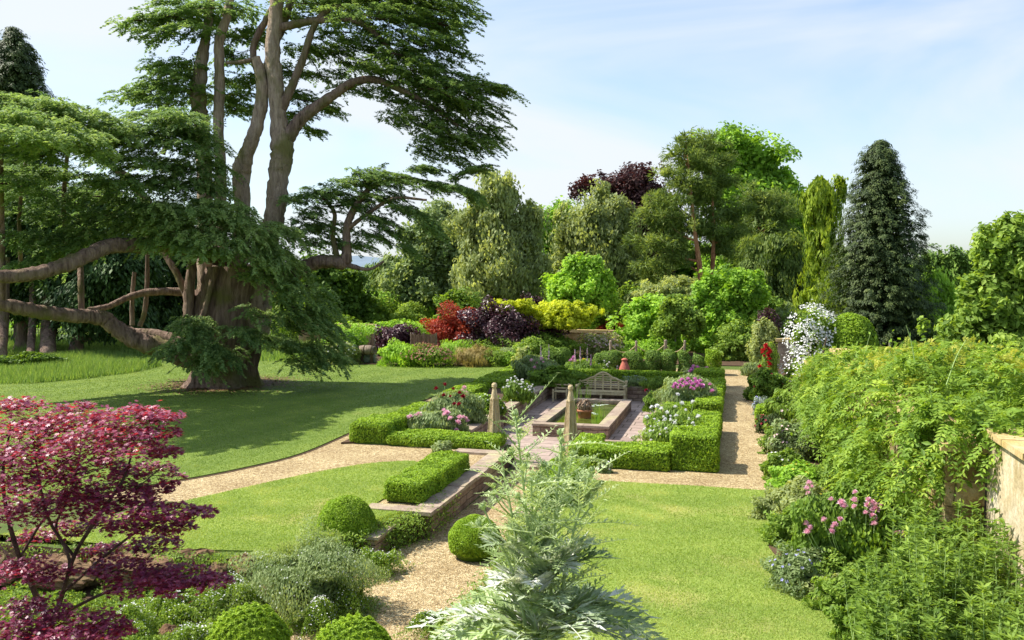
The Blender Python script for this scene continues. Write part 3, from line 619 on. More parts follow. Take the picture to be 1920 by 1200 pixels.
# ================================================================ MASONRY OF THE SUNKEN GARDEN
def wall_run(name, label, boxes, copes, cat='wall', wm='wall', cm='coping', group=None):
    c = np.mean([np.mean(b, 0) for b in boxes], 0); t = thing(name, label, cat, (c[0], c[1], min(b[0][2] for b in boxes)), group)
    m = MB()
    for lo, hi in boxes: m.box(lo, hi)
    m.build('masonry', M[wm], t)
    if copes:
        m = MB()
        for lo, hi in copes:   # run of separate coping slabs
            ax = 0 if hi[0] - lo[0] > hi[1] - lo[1] else 1; L = hi[ax] - lo[ax]; k = max(1, int(L / .8)); e = np.linspace(lo[ax], hi[ax], k + 1)
            for i in range(k):
                a, b = list(lo), list(hi); a[ax], b[ax] = e[i] + .006, e[i + 1] - .006; j = U(-.008, .008); b[2] += j
                for q in (0, 1):
                    if q != ax: a[q] += U(-.012, .012); b[q] += U(-.012, .012)
                m.box(a, b)
        m.build('coping', M[cm], t)
    return t
wall_run('retaining_wall', 'long low stone wall along the far left side of the sunken terrace', [((-7.72, 27.9, LOW), (-7.46, 34.66, .02))], [((-7.8, 27.86, .022), (-7.42, 34.64, .09))])
wall_run('retaining_wall', 'short stone wall with flowers above it, left of the near wooden obelisk', [((-7.72, 22.9, LOW), (-7.46, 26.5, .02))], [((-7.8, 22.9, .022), (-7.42, 26.54, .09))])
wall_run('retaining_wall', 'stone wall across the back of the sunken terrace behind the bench', [((-7.46, 34.66, LOW), (-2.62, 34.95, .02))], [((-7.8, 34.645, .024), (-2.3, 35.0, .094))])
wall_run('retaining_wall', 'stone wall on the right of the sunken terrace behind the white roses', [((-2.62, 22.9, LOW), (-2.36, 26.3, .02)), ((-2.62, 27.9, LOW), (-2.36, 34.66, .02))], [((-2.66, 22.9, .022), (-2.28, 26.3, .09)), ((-2.66, 27.86, .022), (-2.28, 34.64, .09))])
wall_run('garden_steps', 'lichened stone step in the gap of the left terrace wall', [((-8.6, 26.9, LOW), (-7.47, 27.6, -.26)), ((-8.9, 27.0, -.258), (-7.75, 27.5, -.06))], None, 'steps', 'wall')
wall_run('retaining_wall', 'low stone wall end beside the left end of the front hedge', [((-6.95, 21.05, LOW), (-5.75, 21.35, -.02))], [((-7.0, 21.0, -.018), (-5.68, 21.4, .06))])
wall_run('retaining_wall', 'low lichened stone wall end beside the right front hedge', [((-4.12, 20.35, LOW), (-3.5, 20.62, -.02))], [((-4.2, 20.3, -.018), (-3.45, 20.66, .06))])
wall_run('retaining_wall', 'knee-high stone wall beside the gravel path under the clipped hedge block', [((-5.98, 15.8, LOW), (-5.72, 20.98, -.02)), ((-6.92, 15.62, -.3), (-5.99, 15.86, -.02))], [((-6.06, 15.9, -.018), (-5.62, 20.98, .06)), ((-7.0, 15.5, -.018), (-5.62, 15.885, .06))])
wall_run('edging_wall', 'low stone edging between lawn and path, just behind the round box ball', [((-6.55, 14.2, LOW), (-6.2, 15.5, -.12))], [((-6.62, 14.15, -.118), (-6.12, 15.48, -.06))], 'wall')
wall_run('retaining_wall', 'low stone wall on the right side of the central path, behind the silver thistle', [((-4.08, 15.9, LOW), (-3.84, 20.28, -.02))], [((-4.14, 15.9, -.018), (-3.78, 20.28, .06))])
wall_run('stone_step', 'stone slab step at the front entrance of the sunken terrace', [((-5.72, 21.9, LOW), (-4.2, 22.5, -.42))], None, 'step', 'coping')

# pond
PX0, PX1, PY0, PY1 = -6.22, -3.86, 26.4, 32.2
t = thing('raised_pond', 'rectangular raised stone pond with green water in front of the bench', 'pond', (-5.05, 29.3, LOW))
m = MB(); w = .34
m.box((PX0, PY0, LOW), (PX1, PY0 + w, -.16)); m.box((PX0, PY1 - w, LOW), (PX1, PY1, -.16)); m.box((PX0, PY0 + w, LOW), (PX0 + w, PY1 - w, -.16)); m.box((PX1 - w, PY0 + w, LOW), (PX1, PY1 - w, -.16)); m.build('pond_wall', M['wall'], t)
m = MB(); o_ = .03
for ax0, ay0, ax1, ay1, n_ in ((PX0 - o_, PY0 - o_, PX1 + o_, PY0 + w, 3), (PX0 - o_, PY1 - w, PX1 + o_, PY1 + o_, 3), (PX0 - o_, PY0 + w, PX0 + w, PY1 - w, 7), (PX1 - w, PY0 + w, PX1 + o_, PY1 - w, 7)):
    al = ax1 - ax0 > ay1 - ay0; e = np.linspace(ax0 if al else ay0, ax1 if al else ay1, n_ + 1)
    for i in range(n_):
        j = U(-.006, .006)
        m.box((e[i] + .004, ay0, -.158) if al else (ax0, e[i] + .004, -.158), (e[i + 1] - .004, ay1, -.09 + j) if al else (ax1, e[i + 1] - .004, -.09 + j))
m.build('coping', M['coping'], t)
m = MB(); m.poly([(PX0 + .3, PY0 + .3), (PX1 - .3, PY0 + .3), (PX1 - .3, PY1 - .3), (PX0 + .3, PY1 - .3)], -.24); S(m.build('pond_water', M['water']))
# pot standing in the pond
pc = G(1096, 783, -.24); t = thing('pond_pot', 'round terracotta pot of fleshy plants standing in the pond', 'pot', (pc[0], pc[1], -.3))
m = MB(); m.lathe([(.001, -.05), (.17, -.05), (.2, .02), (.24, .26), (.265, .27), (.265, .34), (.24, .34), (.22, .30), (.001, .29)], t['_w'], 20); m.build('pot', M['terracotta'], t)
m = MB(); lump(m, np.array(t['_w']) + [0, 0, .45], [.24, .24, .2], 700, .06, .03, style='upright'); m.build('succulent', M['succulent'], t)
def reeds(u, v, n, h, label, spread=.12, mat='fern'):
    g = G(u, v, -.3); t = MB()
    for k in range(n):
        a = U(0, 6.28); b = g + [math.cos(a) * U(0, spread), math.sin(a) * U(0, spread), -.05]; hh = h * U(.6, 1.1); tip = b + [rng.normal(0, .12) * hh, rng.normal(0, .12) * hh, hh]
        q = spline([b, (b + tip) / 2 + [rng.normal(0, .02), 0, 0], tip], 3); sd = np.array([rt * .011] * len(q)) * np.linspace(1, .15, len(q))[:, None]
        vv = np.concatenate([q - sd, q + sd]); K = len(q); i = np.arange(K - 1); t.add(vv, np.stack([i, i + 1, i + K + 1, i + K], -1), 0, U(.3, .8))
    o = t.build('water_iris', M[mat], None, g); tag(o, label, 'water plant')
reeds(1122, 795, 24, .75, 'tall green reeds in the pond at its near right corner')
reeds(1078, 758, 12, .85, 'thin upright reeds in the pond just behind the second obelisk', .2)
reeds(1100, 757, 10, .75, 'few thin reeds at the far end of the pond before the bench', .2)
for k, (u, v, lab) in enumerate([(1116, 758, 'pale lily pad nearest the thin reeds at the far end of the pond'), (1123, 760, 'lily pad nearest the middle of the group by the far pond wall'), (1130, 759, 'lily pad by the far pond wall, second from the right'), (1138, 758, 'lily pad at the far right corner of the pond'), (1110, 761, 'leftmost lily pad of the group by the far pond wall'), (1118, 776, 'pale lily pad beside the pot, nearer the tall reeds'), (1112, 774, 'lily pad touching the right side of the terracotta pot')]):
    m = MB()
    c = G(u, v, -.235); th = np.linspace(.3, 6.1, 14); r = U(.07, .12); vv = np.vstack([[c], c + np.stack([np.cos(th) * r, np.sin(th) * r, th * 0], 1)]); i = np.arange(1, 14); m.add(vv, np.stack([0 * i, i, i + 1], -1), 0, U(.4, .9)); tag(m.build('lily_pad', M['silver'], None, c), lab, 'water lily', 'lily pads on the pond')
# wooden obelisks
def obelisk(label, base, top):
    h = top - base[2]; t = thing('wooden_obelisk', label, 'obelisk', base, 'pair of wooden obelisks flanking the terrace entrance'); b = np.array(base); hb = h * .80
    t.rotation_euler = (0, 0, math.pi / 4); m = MB(); w0, w1 = .165, .068
    def ring(z, w): return np.array([[-w, -w, z], [w, -w, z], [w, w, z], [-w, w, z]]) + b
    v = np.vstack([ring(0, w0), ring(hb, w1)]); m.add(v, [[0, 1, 5, 4], [1, 2, 6, 5], [2, 3, 7, 6], [3, 0, 4, 7], [4, 5, 6, 7]]); m.build('panel', M['wood'], t)
    m = MB()
    for sx in (-1, 1):
        for sy in (-1, 1): m.tube([b + [sx * w0, sy * w0, 0], b + [sx * w1, sy * w1, hb]], [.03, .022], 4)
    for f in (-.5, 0, .5):
        for ax, sg in ((0, 1), (0, -1), (1, 1), (1, -1)):
            p0 = np.array([f * w0 * 1.0, sg * (w0 + .004), 0.0]); p1 = np.array([f * w1, sg * (w1 + .004), hb])
            if ax: p0 = p0[[1, 0, 2]]; p1 = p1[[1, 0, 2]]
            m.tube([b + p0, b + p1], [.011, .008], 4)
    m.build('batten', M['wood'], t)
    m = MB(); m.box(b + [-.09, -.09, hb], b + [.09, .09, hb + .03]); m.lathe([(.10, 0), (.085, .06), (.06, h * .1), (.045, h * .13), (.07, h * .135), (.07, h * .145), (.035, h * .15)], b + [0, 0, hb + .03], 4 * 3); m.build('cap', M['wood'], t)
    m = MB(); a = np.linspace(0, math.pi, 9); m.lathe(np.stack([np.sin(a) * .072 + .001, -np.cos(a) * .072], 1), b + [0, 0, h - .06], 16); m.build('finial', M['wood'], t)
p = P(927, 718, 23.4); obelisk('wooden obelisk with ball finial, the left of the pair before the pond', (p[0], p[1], LOW), p[2])
p = P(1070, 722, 23.1); obelisk('wooden obelisk with ball finial, the right one seen against the pond', (p[0], p[1], LOW), p[2])

# bench with the stepped, arched back
b0 = np.array([-5.27, 34.32, LOW]); t = thing('garden_bench', 'pale lichened wooden bench with high arched slatted back by the terrace wall', 'bench', b0)
bw = .93
for sx in (-1, 1):
    m = MB(); m.box(b0 + [sx * bw - .035, -.34, 0], b0 + [sx * bw + .035, -.27, .62]); m.build('leg', M['benchwood'], t)
    m = MB(); m.box(b0 + [sx * bw - .035, .2, 0], b0 + [sx * bw + .035, .27, .72]); m.build('leg', M['benchwood'], t)
    m = MB(); m.box(b0 + [sx * bw - .045, -.40, .622], b0 + [sx * bw + .045, .198, .672]); a = np.linspace(0, 6.28, 13)
    m.lathe([(.001, -.05), (.075, -.05), (.075, .05), (.001, .05)], b0 + [sx * bw, -.40, .63], 14, axis=(1, 0, 0)); m.lathe([(.001, -.05), (.06, -.05), (.06, .05), (.001, .05)], b0 + [sx * (bw + .0), .235, .77], 14, axis=(1, 0, 0)); m.build('armrest', M['benchwood'], t)
m = MB(); m.box(b0 + [-.035, -.33, 0], b0 + [.035, -.27, .40]); m.build('leg', M['benchwood'], t)
m = MB()
for k in range(6): m.box(b0 + [-bw, -.35 + k * .092, .405], b0 + [bw, -.35 + k * .092 + .08, .435])
m.box(b0 + [-bw + .036, -.335, .30], b0 + [bw - .036, -.305, .40]); m.build('seat', M['benchwood'], t)
def backz(x):   # outline of the top rail
    x = abs(x)
    if x < .36: return .93 + .19 * math.cos(x / .36 * math.pi / 2)
    if x < .52: return .93 - .04 * (x - .36) / .16
    return .89 - .17 * ((x - .52) / .41) ** .8
xr = np.linspace(-bw, bw, 41); zr = np.array([backz(x) for x in xr])
m = MB(); m.tube(np.stack([xr + b0[0], np.full(41, b0[1] + .235), zr + b0[2]], 1), .042, 6); m.build('top_rail', M['benchwood'], t)
m = MB()
for x in (-.62, -.31, 0, .31, .62): m.box(b0 + [x - .03, .222, .436], b0 + [x + .03, .25, backz(x)])
m.build('back_post', M['benchwood'], t)
m = MB()
for z in np.arange(.50, 1.1, .085):
    ok = [x for x in xr if backz(x) > z + .03]
    if ok: m.box(b0 + [min(ok), .228, z], b0 + [max(ok), .246, z + .04])
m.build('back_slat', M['benchwood'], t)
# low slatted armchair at the back left of the pond terrace
c0 = np.array([*G(1052, 752, LOW)[:2], LOW]); t = thing('garden_chair', 'small pale slatted garden chair half hidden behind the right obelisk', 'chair', c0)
for sx in (-1, 1):
    for sy in (-1, 1):
        m = MB(); m.box(c0 + [sx * .27 - .03, sy * .24 - .03, 0], c0 + [sx * .27 + .03, sy * .24 + .03, .5 if sy < 0 else .68]); m.build('leg', M['benchwood'], t)
m = MB(); [m.box(c0 + [-.24, -.24 + k * .1, .38], c0 + [.24, -.16 + k * .1, .41]) for k in range(5)]; m.build('seat', M['benchwood'], t)
m = MB(); [m.box(c0 + [-.24, .225, z], c0 + [.24, .245, z + .05]) for z in (.47, .6)]; m.build('backrest', M['benchwood'], t)
# stone urn right of the bench
c0 = np.array([*G(1222, 752, LOW)[:2], LOW]); t = thing('stone_urn', 'pale stone urn right of the arched bench by the terrace wall', 'urn', c0)
m = MB(); m.box(c0 + [-.16, -.16, 0], c0 + [.16, .16, .12]); m.lathe([(.13, .121), (.09, .18), (.08, .24), (.2, .36), (.27, .5), (.3, .56), (.3, .6), (.26, .6), (.23, .52), (.001, .5)], c0, 20); m.build('bowl', M['stone_pale'], t)
m = MB(); lump(m, c0 + [0, 0, .66], [.28, .28, .18], 500, .05, .025, style='upright'); m.build('planting', M['greygreen'], t)

# ================================================================ CLIPPED HEDGES
hedge('box_hedge', 'low front hedge rising to a square block at the right corner by the path', 'hedge', [((-3.45, 20.25, 0), (-1.52, 21.3, .50)), ((-1.56, 20.42, 0), (-.46, 21.6, .86))])
hedge('box_hedge', 'short low hedge turned towards the pond behind the right wall end', 'hedge', [((-4.02, 20.7, 0), (-3.35, 22.6, .42))], dens=1300)
hedge('box_hedge', 'long hedge along the right path, between the corner block and the gap', 'hedge', [((-1.32, 21.62, 0), (-.5, 25.9, .62))], dens=1300)
hedge('box_hedge', 'hedge along the right path beyond the gap, below the pink peonies', 'hedge', [((-1.40, 27.6, 0), (-.55, 34.2, .60)), ((-2.3, 27.62, 0), (-1.41, 28.3, .5))], dens=900, L=.034, W=.02)
hedge('box_hedge', 'farthest square hedge block at the top end of the right path', 'hedge', [((-1.8, 35.2, 0), (-.62, 36.4, .72))], dens=900, L=.036, W=.022)
hedge('box_hedge', 'low front hedge left of the entrance with its raised rounded corner', 'hedge', [((-9.1, 21.45, 0), (-6.0, 22.5, .34)), ((-10.15, 21.5, 0), (-9.0, 23.1, .60))], dens=1500, rnd=.16)
hedge('box_hedge', 'low hedge between the narrow lawn path and the crimson peonies', 'hedge', [((-10.2, 23.3, 0), (-9.3, 27.0, .38))], dens=900, L=.034, W=.02)
hedge('box_hedge', 'dark-sided low hedge block behind the left obelisk, beside the white flowers', 'hedge', [((-9.9, 28.0, 0), (-7.95, 29.0, .40)), ((-10.2, 29.02, 0), (-9.2, 32.0, .40))], dens=900, L=.034, W=.02)
hedge('box_hedge', 'low hedge strip beside the far end of the lawn edge', 'hedge', [((-10.2, 33.0, 0), (-9.0, 39.5, .36))], dens=700, L=.04, W=.024)
hedge('box_hedge', 'thin low hedge behind the bench, in front of the flower row', 'hedge', [((-8.2, 36.3, 0), (-1.9, 36.9, .50))], dens=900, L=.036, W=.022)
hedge('clipped_block', 'bright green rectangular box hedge standing on the stone wall coping', 'hedge', [((-6.86, 16.1, .03), (-5.98, 19.2, .46))], dens=2600, L=.021, W=.013)
hedge('clipped_block', 'rectangular box hedge glimpsed through the silver thistle stems', 'hedge', [((-4.05, 16.6, 0), (-3.2, 19.0, .5))], dens=1800, L=.024, W=.015)
# scalloped yew hedge at the back
for i, (ua, ub, vt, lab) in enumerate([(1008, 1072, 652, 'tall dark yew block behind the foxgloves left of the bench'), (1112, 1165, 658, 'dark clipped yew bay directly left of the red ornament'), (1166, 1208, 657, 'clipped yew bay above the red ornament'), (1209, 1240, 655, 'clipped yew bay behind the small pink and white roses'), (1241, 1270, 657, 'clipped yew bay under the tallest rope post'), (1271, 1298, 660, 'clipped yew bay, third from the right end of the back row'), (1299, 1322, 661, 'clipped yew bay, second from the right end of the back row'), (1323, 1351, 655, 'bright yew column closing the right end of the back row')]):
    d = 39.5; a = P(ua, 700, d); b = P(ub, 700, d); ztop = P(0, vt, d)[2]; y = (a[1] + b[1]) / 2
    o = MB(); hedge_faces(o, (a[0] + .02, y - .5, 0), (b[0] - .02, y + .5, ztop), 900, .04, .024, rnd=.42, wob=.09)
    tag(o.build('yew_hedge', M['yew'] if i < 7 else M['box'], None, ((a[0] + b[0]) / 2, y, 0)), lab, 'hedge', 'row of clipped yew bays behind the bench')
# domes
dome('box_ball', 'round clipped box ball beside the lawn where the path begins', G(650, 1030, -.42), .53, .98, 26000, .019, .012)
dome('box_ball', 'clipped box ball across the path, half hidden by silver thistle leaves', G(890, 1042, -.48), .47, .72, 26000, .019, .012)
dome('box_ball', 'box ball at the bottom edge below the rockery, left of the path foot', G(467, 1262, LOW), .50, .84, 40000, .022, .010, tint=(.55, .15, .22), shoots=.12)
dome('box_ball', 'box ball cut off by the bottom edge at the foot of the path', G(662, 1285, LOW), .50, .82, 38000, .022, .010, tint=(.55, .15, .22), shoots=.12)
g, d, rw, h = spot(1594, 690, 585, 104); dome('yew_dome', 'big smooth clipped green dome between white rambling rose and dark cypress', P(1594, 665, 37) * [1, 1, 0], 1.15, P(0, 586, 37)[2], 9000, .07, .03, 'box', tint=(.42, .12, .2))

# ================================================================ THE GREAT CEDAR
CD = 35.6
cb = G(424, 722); cedar = thing('cedar_tree', 'huge many-stemmed cedar with flat dark foliage layers standing on the left lawn', 'tree', cb)
def limb(path, name='limb', mat='bark_cedar', seg=14, rough=.06, d0=CD):
    """stem traced through (u, v, width, extra depth)"""
    q = np.array([[*P(u, v, d0 + (dd[0] if dd else 0)), w * .5 * (d0 + (dd[0] if dd else 0)) / F_PX] for u, v, w, *dd in path])
    q = spline(q, 9); q[:, 3] *= 1 + .025 * np.sin(np.arange(len(q)) * .9 + path[0][0]); q[:, :3] += rng.normal(0, .03, (len(q), 3)) * q[:, 3:4]; m = MB(); m.tube(q[:, :3], np.maximum(q[:, 3], .02), seg, rough=rough); return m.build(name, M[mat], cedar)
# bole with buttressed foot
m = MB(); rows = [(732, 318, 515), (722, 345, 492), (708, 358, 482), (690, 364, 480), (665, 362, 484), (640, 366, 488), (610, 362, 490), (575, 366, 492), (540, 375, 500), (500, 390, 512)]
th = np.arange(28) * 2 * math.pi / 28; V = []
for k, (v, a, b) in enumerate(rows):
    c = P((a + b) / 2, v, CD); c[2] = max(c[2], -.06) if k else -.08; r = (b - a) / 2 * CD / F_PX; fl = .15 * (1 - k / 16)
    rr = r * (1 + fl * np.sin(th * 5 + .4) + .7 * fl * np.sin(th * 9 + 1 + k * .1) + .5 * fl * np.sin(th * 14 + k * .2) + rng.normal(0, .02, 28)); V.append(c + np.stack([np.cos(th) * rr, np.sin(th) * rr * .9, 0 * th], 1))
V = np.array(V); i = np.arange((len(rows) - 1) * 28).reshape(-1, 28); j = np.roll(i, -1, 1); m.add(V.reshape(-1, 3), np.stack([i, j, j + 28, i + 28], -1).reshape(-1, 4), 0, .5, True); m.build('trunk', M['bark_cedar'], cedar)
limb([(470, 620, 66), (486, 530, 52), (500, 460, 42), (515, 400, 38), (523, 330, 38), (529, 275, 42), (521, 220, 30), (516, 150, 29), (511, 95, 28), (516, 40, 26), (522, -30, 24), (530, -130, 18)], 'stem', 'bark_cedar_pale')
limb([(533, 268, 28), (560, 228, 24), (590, 203, 21), (625, 178, 18), (660, 156, 16), (705, 150, 14), (760, 172, 12, -.5), (810, 200, 10, -.8), (860, 235, 7, -1)], 'limb', 'bark_cedar')
limb([(527, 205, 20), (548, 160, 16), (570, 105, 13), (586, 55, 12), (610, 22, 10), (655, 5, 8), (720, -8, 6)], 'limb')
limb([(524, 52, 16), (570, 42, 14), (620, 36, 13), (660, 36, 12), (695, 55, 10), (730, 90, 8)], 'limb')
limb([(440, 600, 50, .8), (448, 500, 34, .6), (455, 400, 28, .4), (452, 325, 34, .3), (468, 275, 26), (482, 235, 25), (491, 180, 24), (488, 140, 20), (480, 108, 16)], 'stem', 'bark_cedar_pale')
limb([(492, 185, 18, .5), (505, 110, 16, .8), (540, 20, 14, 1), (560, -60, 10, 1)], 'stem')
limb([(480, 110, 9), (455, 116, 8, .3), (425, 118, 6, .6)], 'limb')
limb([(485, 150, 10, .8), (475, 90, 12, 1), (500, 35, 12, 1), (530, -20, 9, 1)], 'limb')
limb([(415, 600, 40, 1.2), (413, 450, 26, 1.2), (414, 330, 20, 1.2), (410, 240, 19, 1.2), (412, 160, 19, 1.2), (411, 80, 18, 1.2), (424, 35, 16, 1.2), (440, -40, 12, 1.2)], 'stem', 'bark_cedar_pale')
limb([(395, 620, 44, 1.5), (386, 480, 32, 1.6), (384, 340, 28, 1.6), (380, 250, 27, 1.6), (372, 190, 29, 1.6), (374, 140, 27, 1.6), (384, 80, 18, 1.6), (394, 20, 15, 1.6), (400, -60, 12, 1.6)], 'stem', 'bark_cedar_pale')
# low sweeping limbs to the left
limb([(410, 655, 52, -.8), (365, 672, 40, -1), (320, 660, 38, -1.2), (284, 648, 36, -1.4), (245, 632, 34, -1.6), (215, 613, 30, -1.8), (190, 596, 28, -2), (140, 592, 26, -2.6), (70, 584, 27, -3.4), (0, 570, 25, -4.2), (-90, 555, 22, -5), (-200, 520, 14, -6)])
limb([(430, 490, 36, .5), (380, 470, 32, -.8), (330, 462, 30, -2.2), (260, 460, 29, -3.4), (205, 462, 28, -4.2), (170, 476, 28, -4.8), (130, 494, 28, -5.4), (70, 512, 25, -6), (0, 518, 24, -6.6), (-120, 500, 18, -8)])
limb([(400, 560, 18, 1), (345, 548, 15, .8), (280, 548, 14, .4), (240, 558, 12, 0), (205, 574, 11, -.6), (165, 582, 11, -1.2)])
limb([(360, 650, 22, .5), (300, 628, 18, 1), (250, 622, 14, 1.4)])
for pth in ([(352, 622, 20, -1), (354, 560, 19, -1), (359, 500, 17, -1), (362, 440, 12, -.8)], [(350, 555, 14, -.6), (330, 510, 12, -.6), (300, 465, 10, -.4)], [(378, 600, 13, -1.2), (390, 560, 12, -1.2), (405, 500, 10, -1.2)], [(153, 588, 12, -2), (152, 540, 11, -2), (151, 490, 10, -1.5), (160, 430, 7, -1.5)], [(248, 610, 9, .5), (248, 560, 8, .5), (252, 510, 7, .5)], [(262, 612, 9, .5), (272, 580, 9, .6), (276, 520, 8, .6), (276, 440, 6, .6)], [(4, 565, 14, -4.2), (3, 430, 11, -5), (2, 300, 9, -6.5), (6, 215, 7, -7)], [(40, 505, 8, -2.2), (36, 420, 7, -3.5), (44, 330, 6, -5), (60, 250, 4, -7)], [(130, 490, 9, -.8), (120, 400, 8, -3), (125, 300, 7, -5), (135, 225, 5, -6.5)], [(195, 300, 8, -1), (220, 320, 14, -.6), (250, 345, 18, 0), (300, 420, 20, .4), (350, 470, 20, .6)], [(305, 290, 9, -.6), (318, 250, 7, -.6), (312, 220, 5, -.6)]): limb(pth, 'limb')
# right-hand limb holding the separate low layer
limb([(500, 540, 34), (545, 516, 30, -.2), (590, 493, 26, -.5), (625, 490, 24, -.7), (645, 492, 25, -.8), (650, 470, 18, -.8), (651, 425, 15, -.8), (668, 385, 12, -.8), (700, 350, 10, -.8), (760, 335, 8, -.8), (820, 345, 5, -.8)])
limb([(632, 485, 12, -.6), (624, 440, 9, -.6), (627, 400, 8, -.5), (605, 370, 6, -.4)])
limb([(651, 430, 9, -.8), (690, 400, 7, -1), (740, 372, 6, -1.4), (800, 375, 4, -1.6)])
limb([(645, 495, 12, -.8), (690, 505, 6, -1), (720, 490, 4, -1)])

def pads(name, lst, mat, per=62, dens=1.0, L=.072, W=.027, droop=.3, tint=(.5, .15, .16), d0=CD):
    """flat cedar layers: branchlets fanning outward from the bole, each a feather of short needle tufts"""
    m = MB()
    for pd in lst:
        u, v, ru, rv = pd[:4]; dd = pd[4] if len(pd) > 4 else 0; slope = pd[5] if len(pd) > 5 else 0.0   # slope: fall per metre to the right
        d = d0 + dd; c = P(u, v, d); R = np.array([ru * d / F_PX, max(1.0, ru * d / F_PX * .8), rv * d / F_PX])
        A = math.pi * R[0] * R[1]; n = int(A * 14 * dens + 14)
        q = np.sqrt(U(0, 1, n)); th = U(0, 6.28, n); lx, ly = q * np.cos(th), q * np.sin(th)
        lay = rng.integers(-1, 2, n) * .6; z = (lay + (1 - q ** 2) * .5 + rng.normal(0, .14, n)) * R[2]
        hole = np.sin(lx * R[0] * 1.9 + u) * np.sin(ly * R[1] * 1.7 + v) + lay; keep = (hole > -.85) | (U(0, 1, n) < .3)
        lx, ly, z = lx[keep], ly[keep], z[keep]; n = len(lx)
        p = c + (lx * R[0])[:, None] * rt + (ly * R[1])[:, None] * fh; p[:, 2] += z - slope * lx * R[0]
        o = p - np.array([cb[0], cb[1], 0]); o[:, 2] = 0; o = nrm(nrm(o) * .8 + (lx * R[0])[:, None] * rt * .3 + (ly * R[1])[:, None] * fh * .3 + rdir(n) * [.95, .95, .2]); o[:, 2] -= slope * (o @ rt)
        o = nrm(o); sd = nrm(np.cross(o, [0, 0, 1.])); ln_ = U(.45, 1.0, n)
        k = np.repeat(np.arange(n), per); N = len(k); s = U(0, 1, N) ** .85; sg = np.where(U(0, 1, N) < .5, -1, 1); lat = sg * U(0, 1, N) * .24 * (1.1 - s) 
        x = p[k] + o[k] * (s * ln_[k])[:, None] + sd[k] * lat[:, None]; x[:, 2] -= droop * s ** 2 * ln_[k] + np.abs(lat) * .45 - rng.normal(0, .022, N)
        uu = o[k] * .8 + sd[k] * (sg * U(.1, 1.1, N))[:, None] + rdir(N) * .35; uu[:, 2] -= droop * s * 1.2
        nn = np.array([0, 0, 1.]) + rdir(N) * .5 + o[k] * (droop * s)[:, None]
        t = np.clip(rng.normal(tint[0], tint[1], n)[k] + rng.normal(0, tint[2], N) + .16 * s - .08, 0, 1); sc = U(.65, 1.3, N)
        m.leaves(x, nn, L * sc, W * sc, t, 0, uu)
        for q_ in range(min(14, int(A * .5) + 2)):
            e = p[rng.integers(0, n)]; st = c + (e - c) * .1; m.tube([st, (st + e) / 2 + [0, 0, -.06], e], [.035, .022, .008], 4, 1, cap=False)
    return m.build(name, [M[mat], M['twig']], cedar)
# crown right of the stems, falling in tiers
pads('foliage_layer', [(600, 10, 90, 14, .5), (690, 0, 100, 16), (780, 8, 90, 18, -.5), (820, 45, 60, 14, -.8, .15), (735, 40, 80, 16, .6), (640, 60, 60, 12, 1.5), (770, 80, 70, 16, -.6, .1), (815, 55, 50, 10, .5), (700, 95, 60, 12, 1), (790, 110, 60, 14, 0, .1), (740, 130, 60, 13, .6),
    (700, 125, 40, 10, -1), (840, 20, 60, 12, -.6, .1), (700, 35, 90, 14, -1.4), (790, 70, 60, 12, -1.6, .1), (660, 85, 50, 9, .4), (760, -10, 120, 16, -1), (640, -20, 120, 18, 1), (840, 95, 40, 9, -.8, .2), (760, 105, 60, 12, -1.2, .1)], 'cedar_blue', dens=.66)
pads('foliage_layer', [(835, 150, 80, 12, -1, .12), (900, 160, 50, 7, -1.2, .12), (770, 155, 70, 14, .4), (830, 180, 80, 14, 0, .2), (885, 205, 55, 12, -.8, .25), (800, 205, 55, 14, -.4, .2), (860, 235, 60, 14, -.6, .3), (905, 240, 35, 9, -1, .35), (800, 240, 40, 13, .2, .2), (830, 270, 50, 13, -.4, .2), (790, 285, 28, 10, 0, .1), (880, 268, 40, 11, -.8, .3), (845, 295, 30, 7, -.6, .3), (750, 190, 30, 9, .5), (690, 172, 32, 9, .4), (730, 220, 22, 8, .2, .2), (830, 165, 80, 11, -1.6, .15), (780, 225, 40, 11, -1, .15), (870, 190, 70, 10, -1.6, .2), (925, 165, 30, 5, -1.2, .15), (840, 250, 60, 12, -1.4, .25), (900, 262, 30, 8, -1.2, .35), (800, 262, 30, 10, -.8, .1), (770, 130, 70, 11, -1.4, .1)], 'cedar_blue', dens=.66)
pads('foliage_layer', [(610, 95, 50, 9, 1.4), (655, 120, 38, 9, 1.3), (560, 95, 40, 8, 2), (590, 140, 45, 9, 1.8), (640, 165, 30, 7, 1.4), (560, 30, 60, 10, 1.6), (545, 135, 30, 8, 2.2), (580, 190, 34, 9, 2, .15), (555, 215, 26, 7, 2.2), (615, 205, 20, 5, 1.8, .2), (575, 240, 20, 4, 2, .15), (540, 175, 30, 8, 2.4)], 'cedar_blue', dens=.62)
# crown left of and between the stems
pads('foliage_layer', [(330, 30, 60, 9, .5, -.2), (270, 38, 42, 7, .2, -.2), (390, 15, 50, 10, .8), (360, 55, 45, 8, .4, -.1), (300, 60, 36, 6, .2, -.1), (340, 5, 40, 8, 1), (450, 20, 50, 12, 2.2), (460, 70, 40, 10, 2.4), (440, 105, 34, 8, 2.4), (480, 60, 30, 9, 2.2), (425, 150, 30, 8, 2.4), (470, 150, 24, 8, 2.4), (390, 40, 30, 8, 2.2)], 'cedar', dens=.95)
pads('foliage_layer', [(320, 140, 42, 9, .6, -.15), (290, 160, 40, 8, .5, -.12), (340, 165, 46, 10, .8), (250, 178, 36, 6, .2, -.15), (330, 190, 44, 9, .6), (440, 180, 34, 9, 2.4), (400, 185, 36, 8, 2.4), (445, 205, 30, 7, 2.4), (310, 120, 26, 5, .6, -.2), (360, 120, 22, 5, .8)], 'cedar', dens=.95)
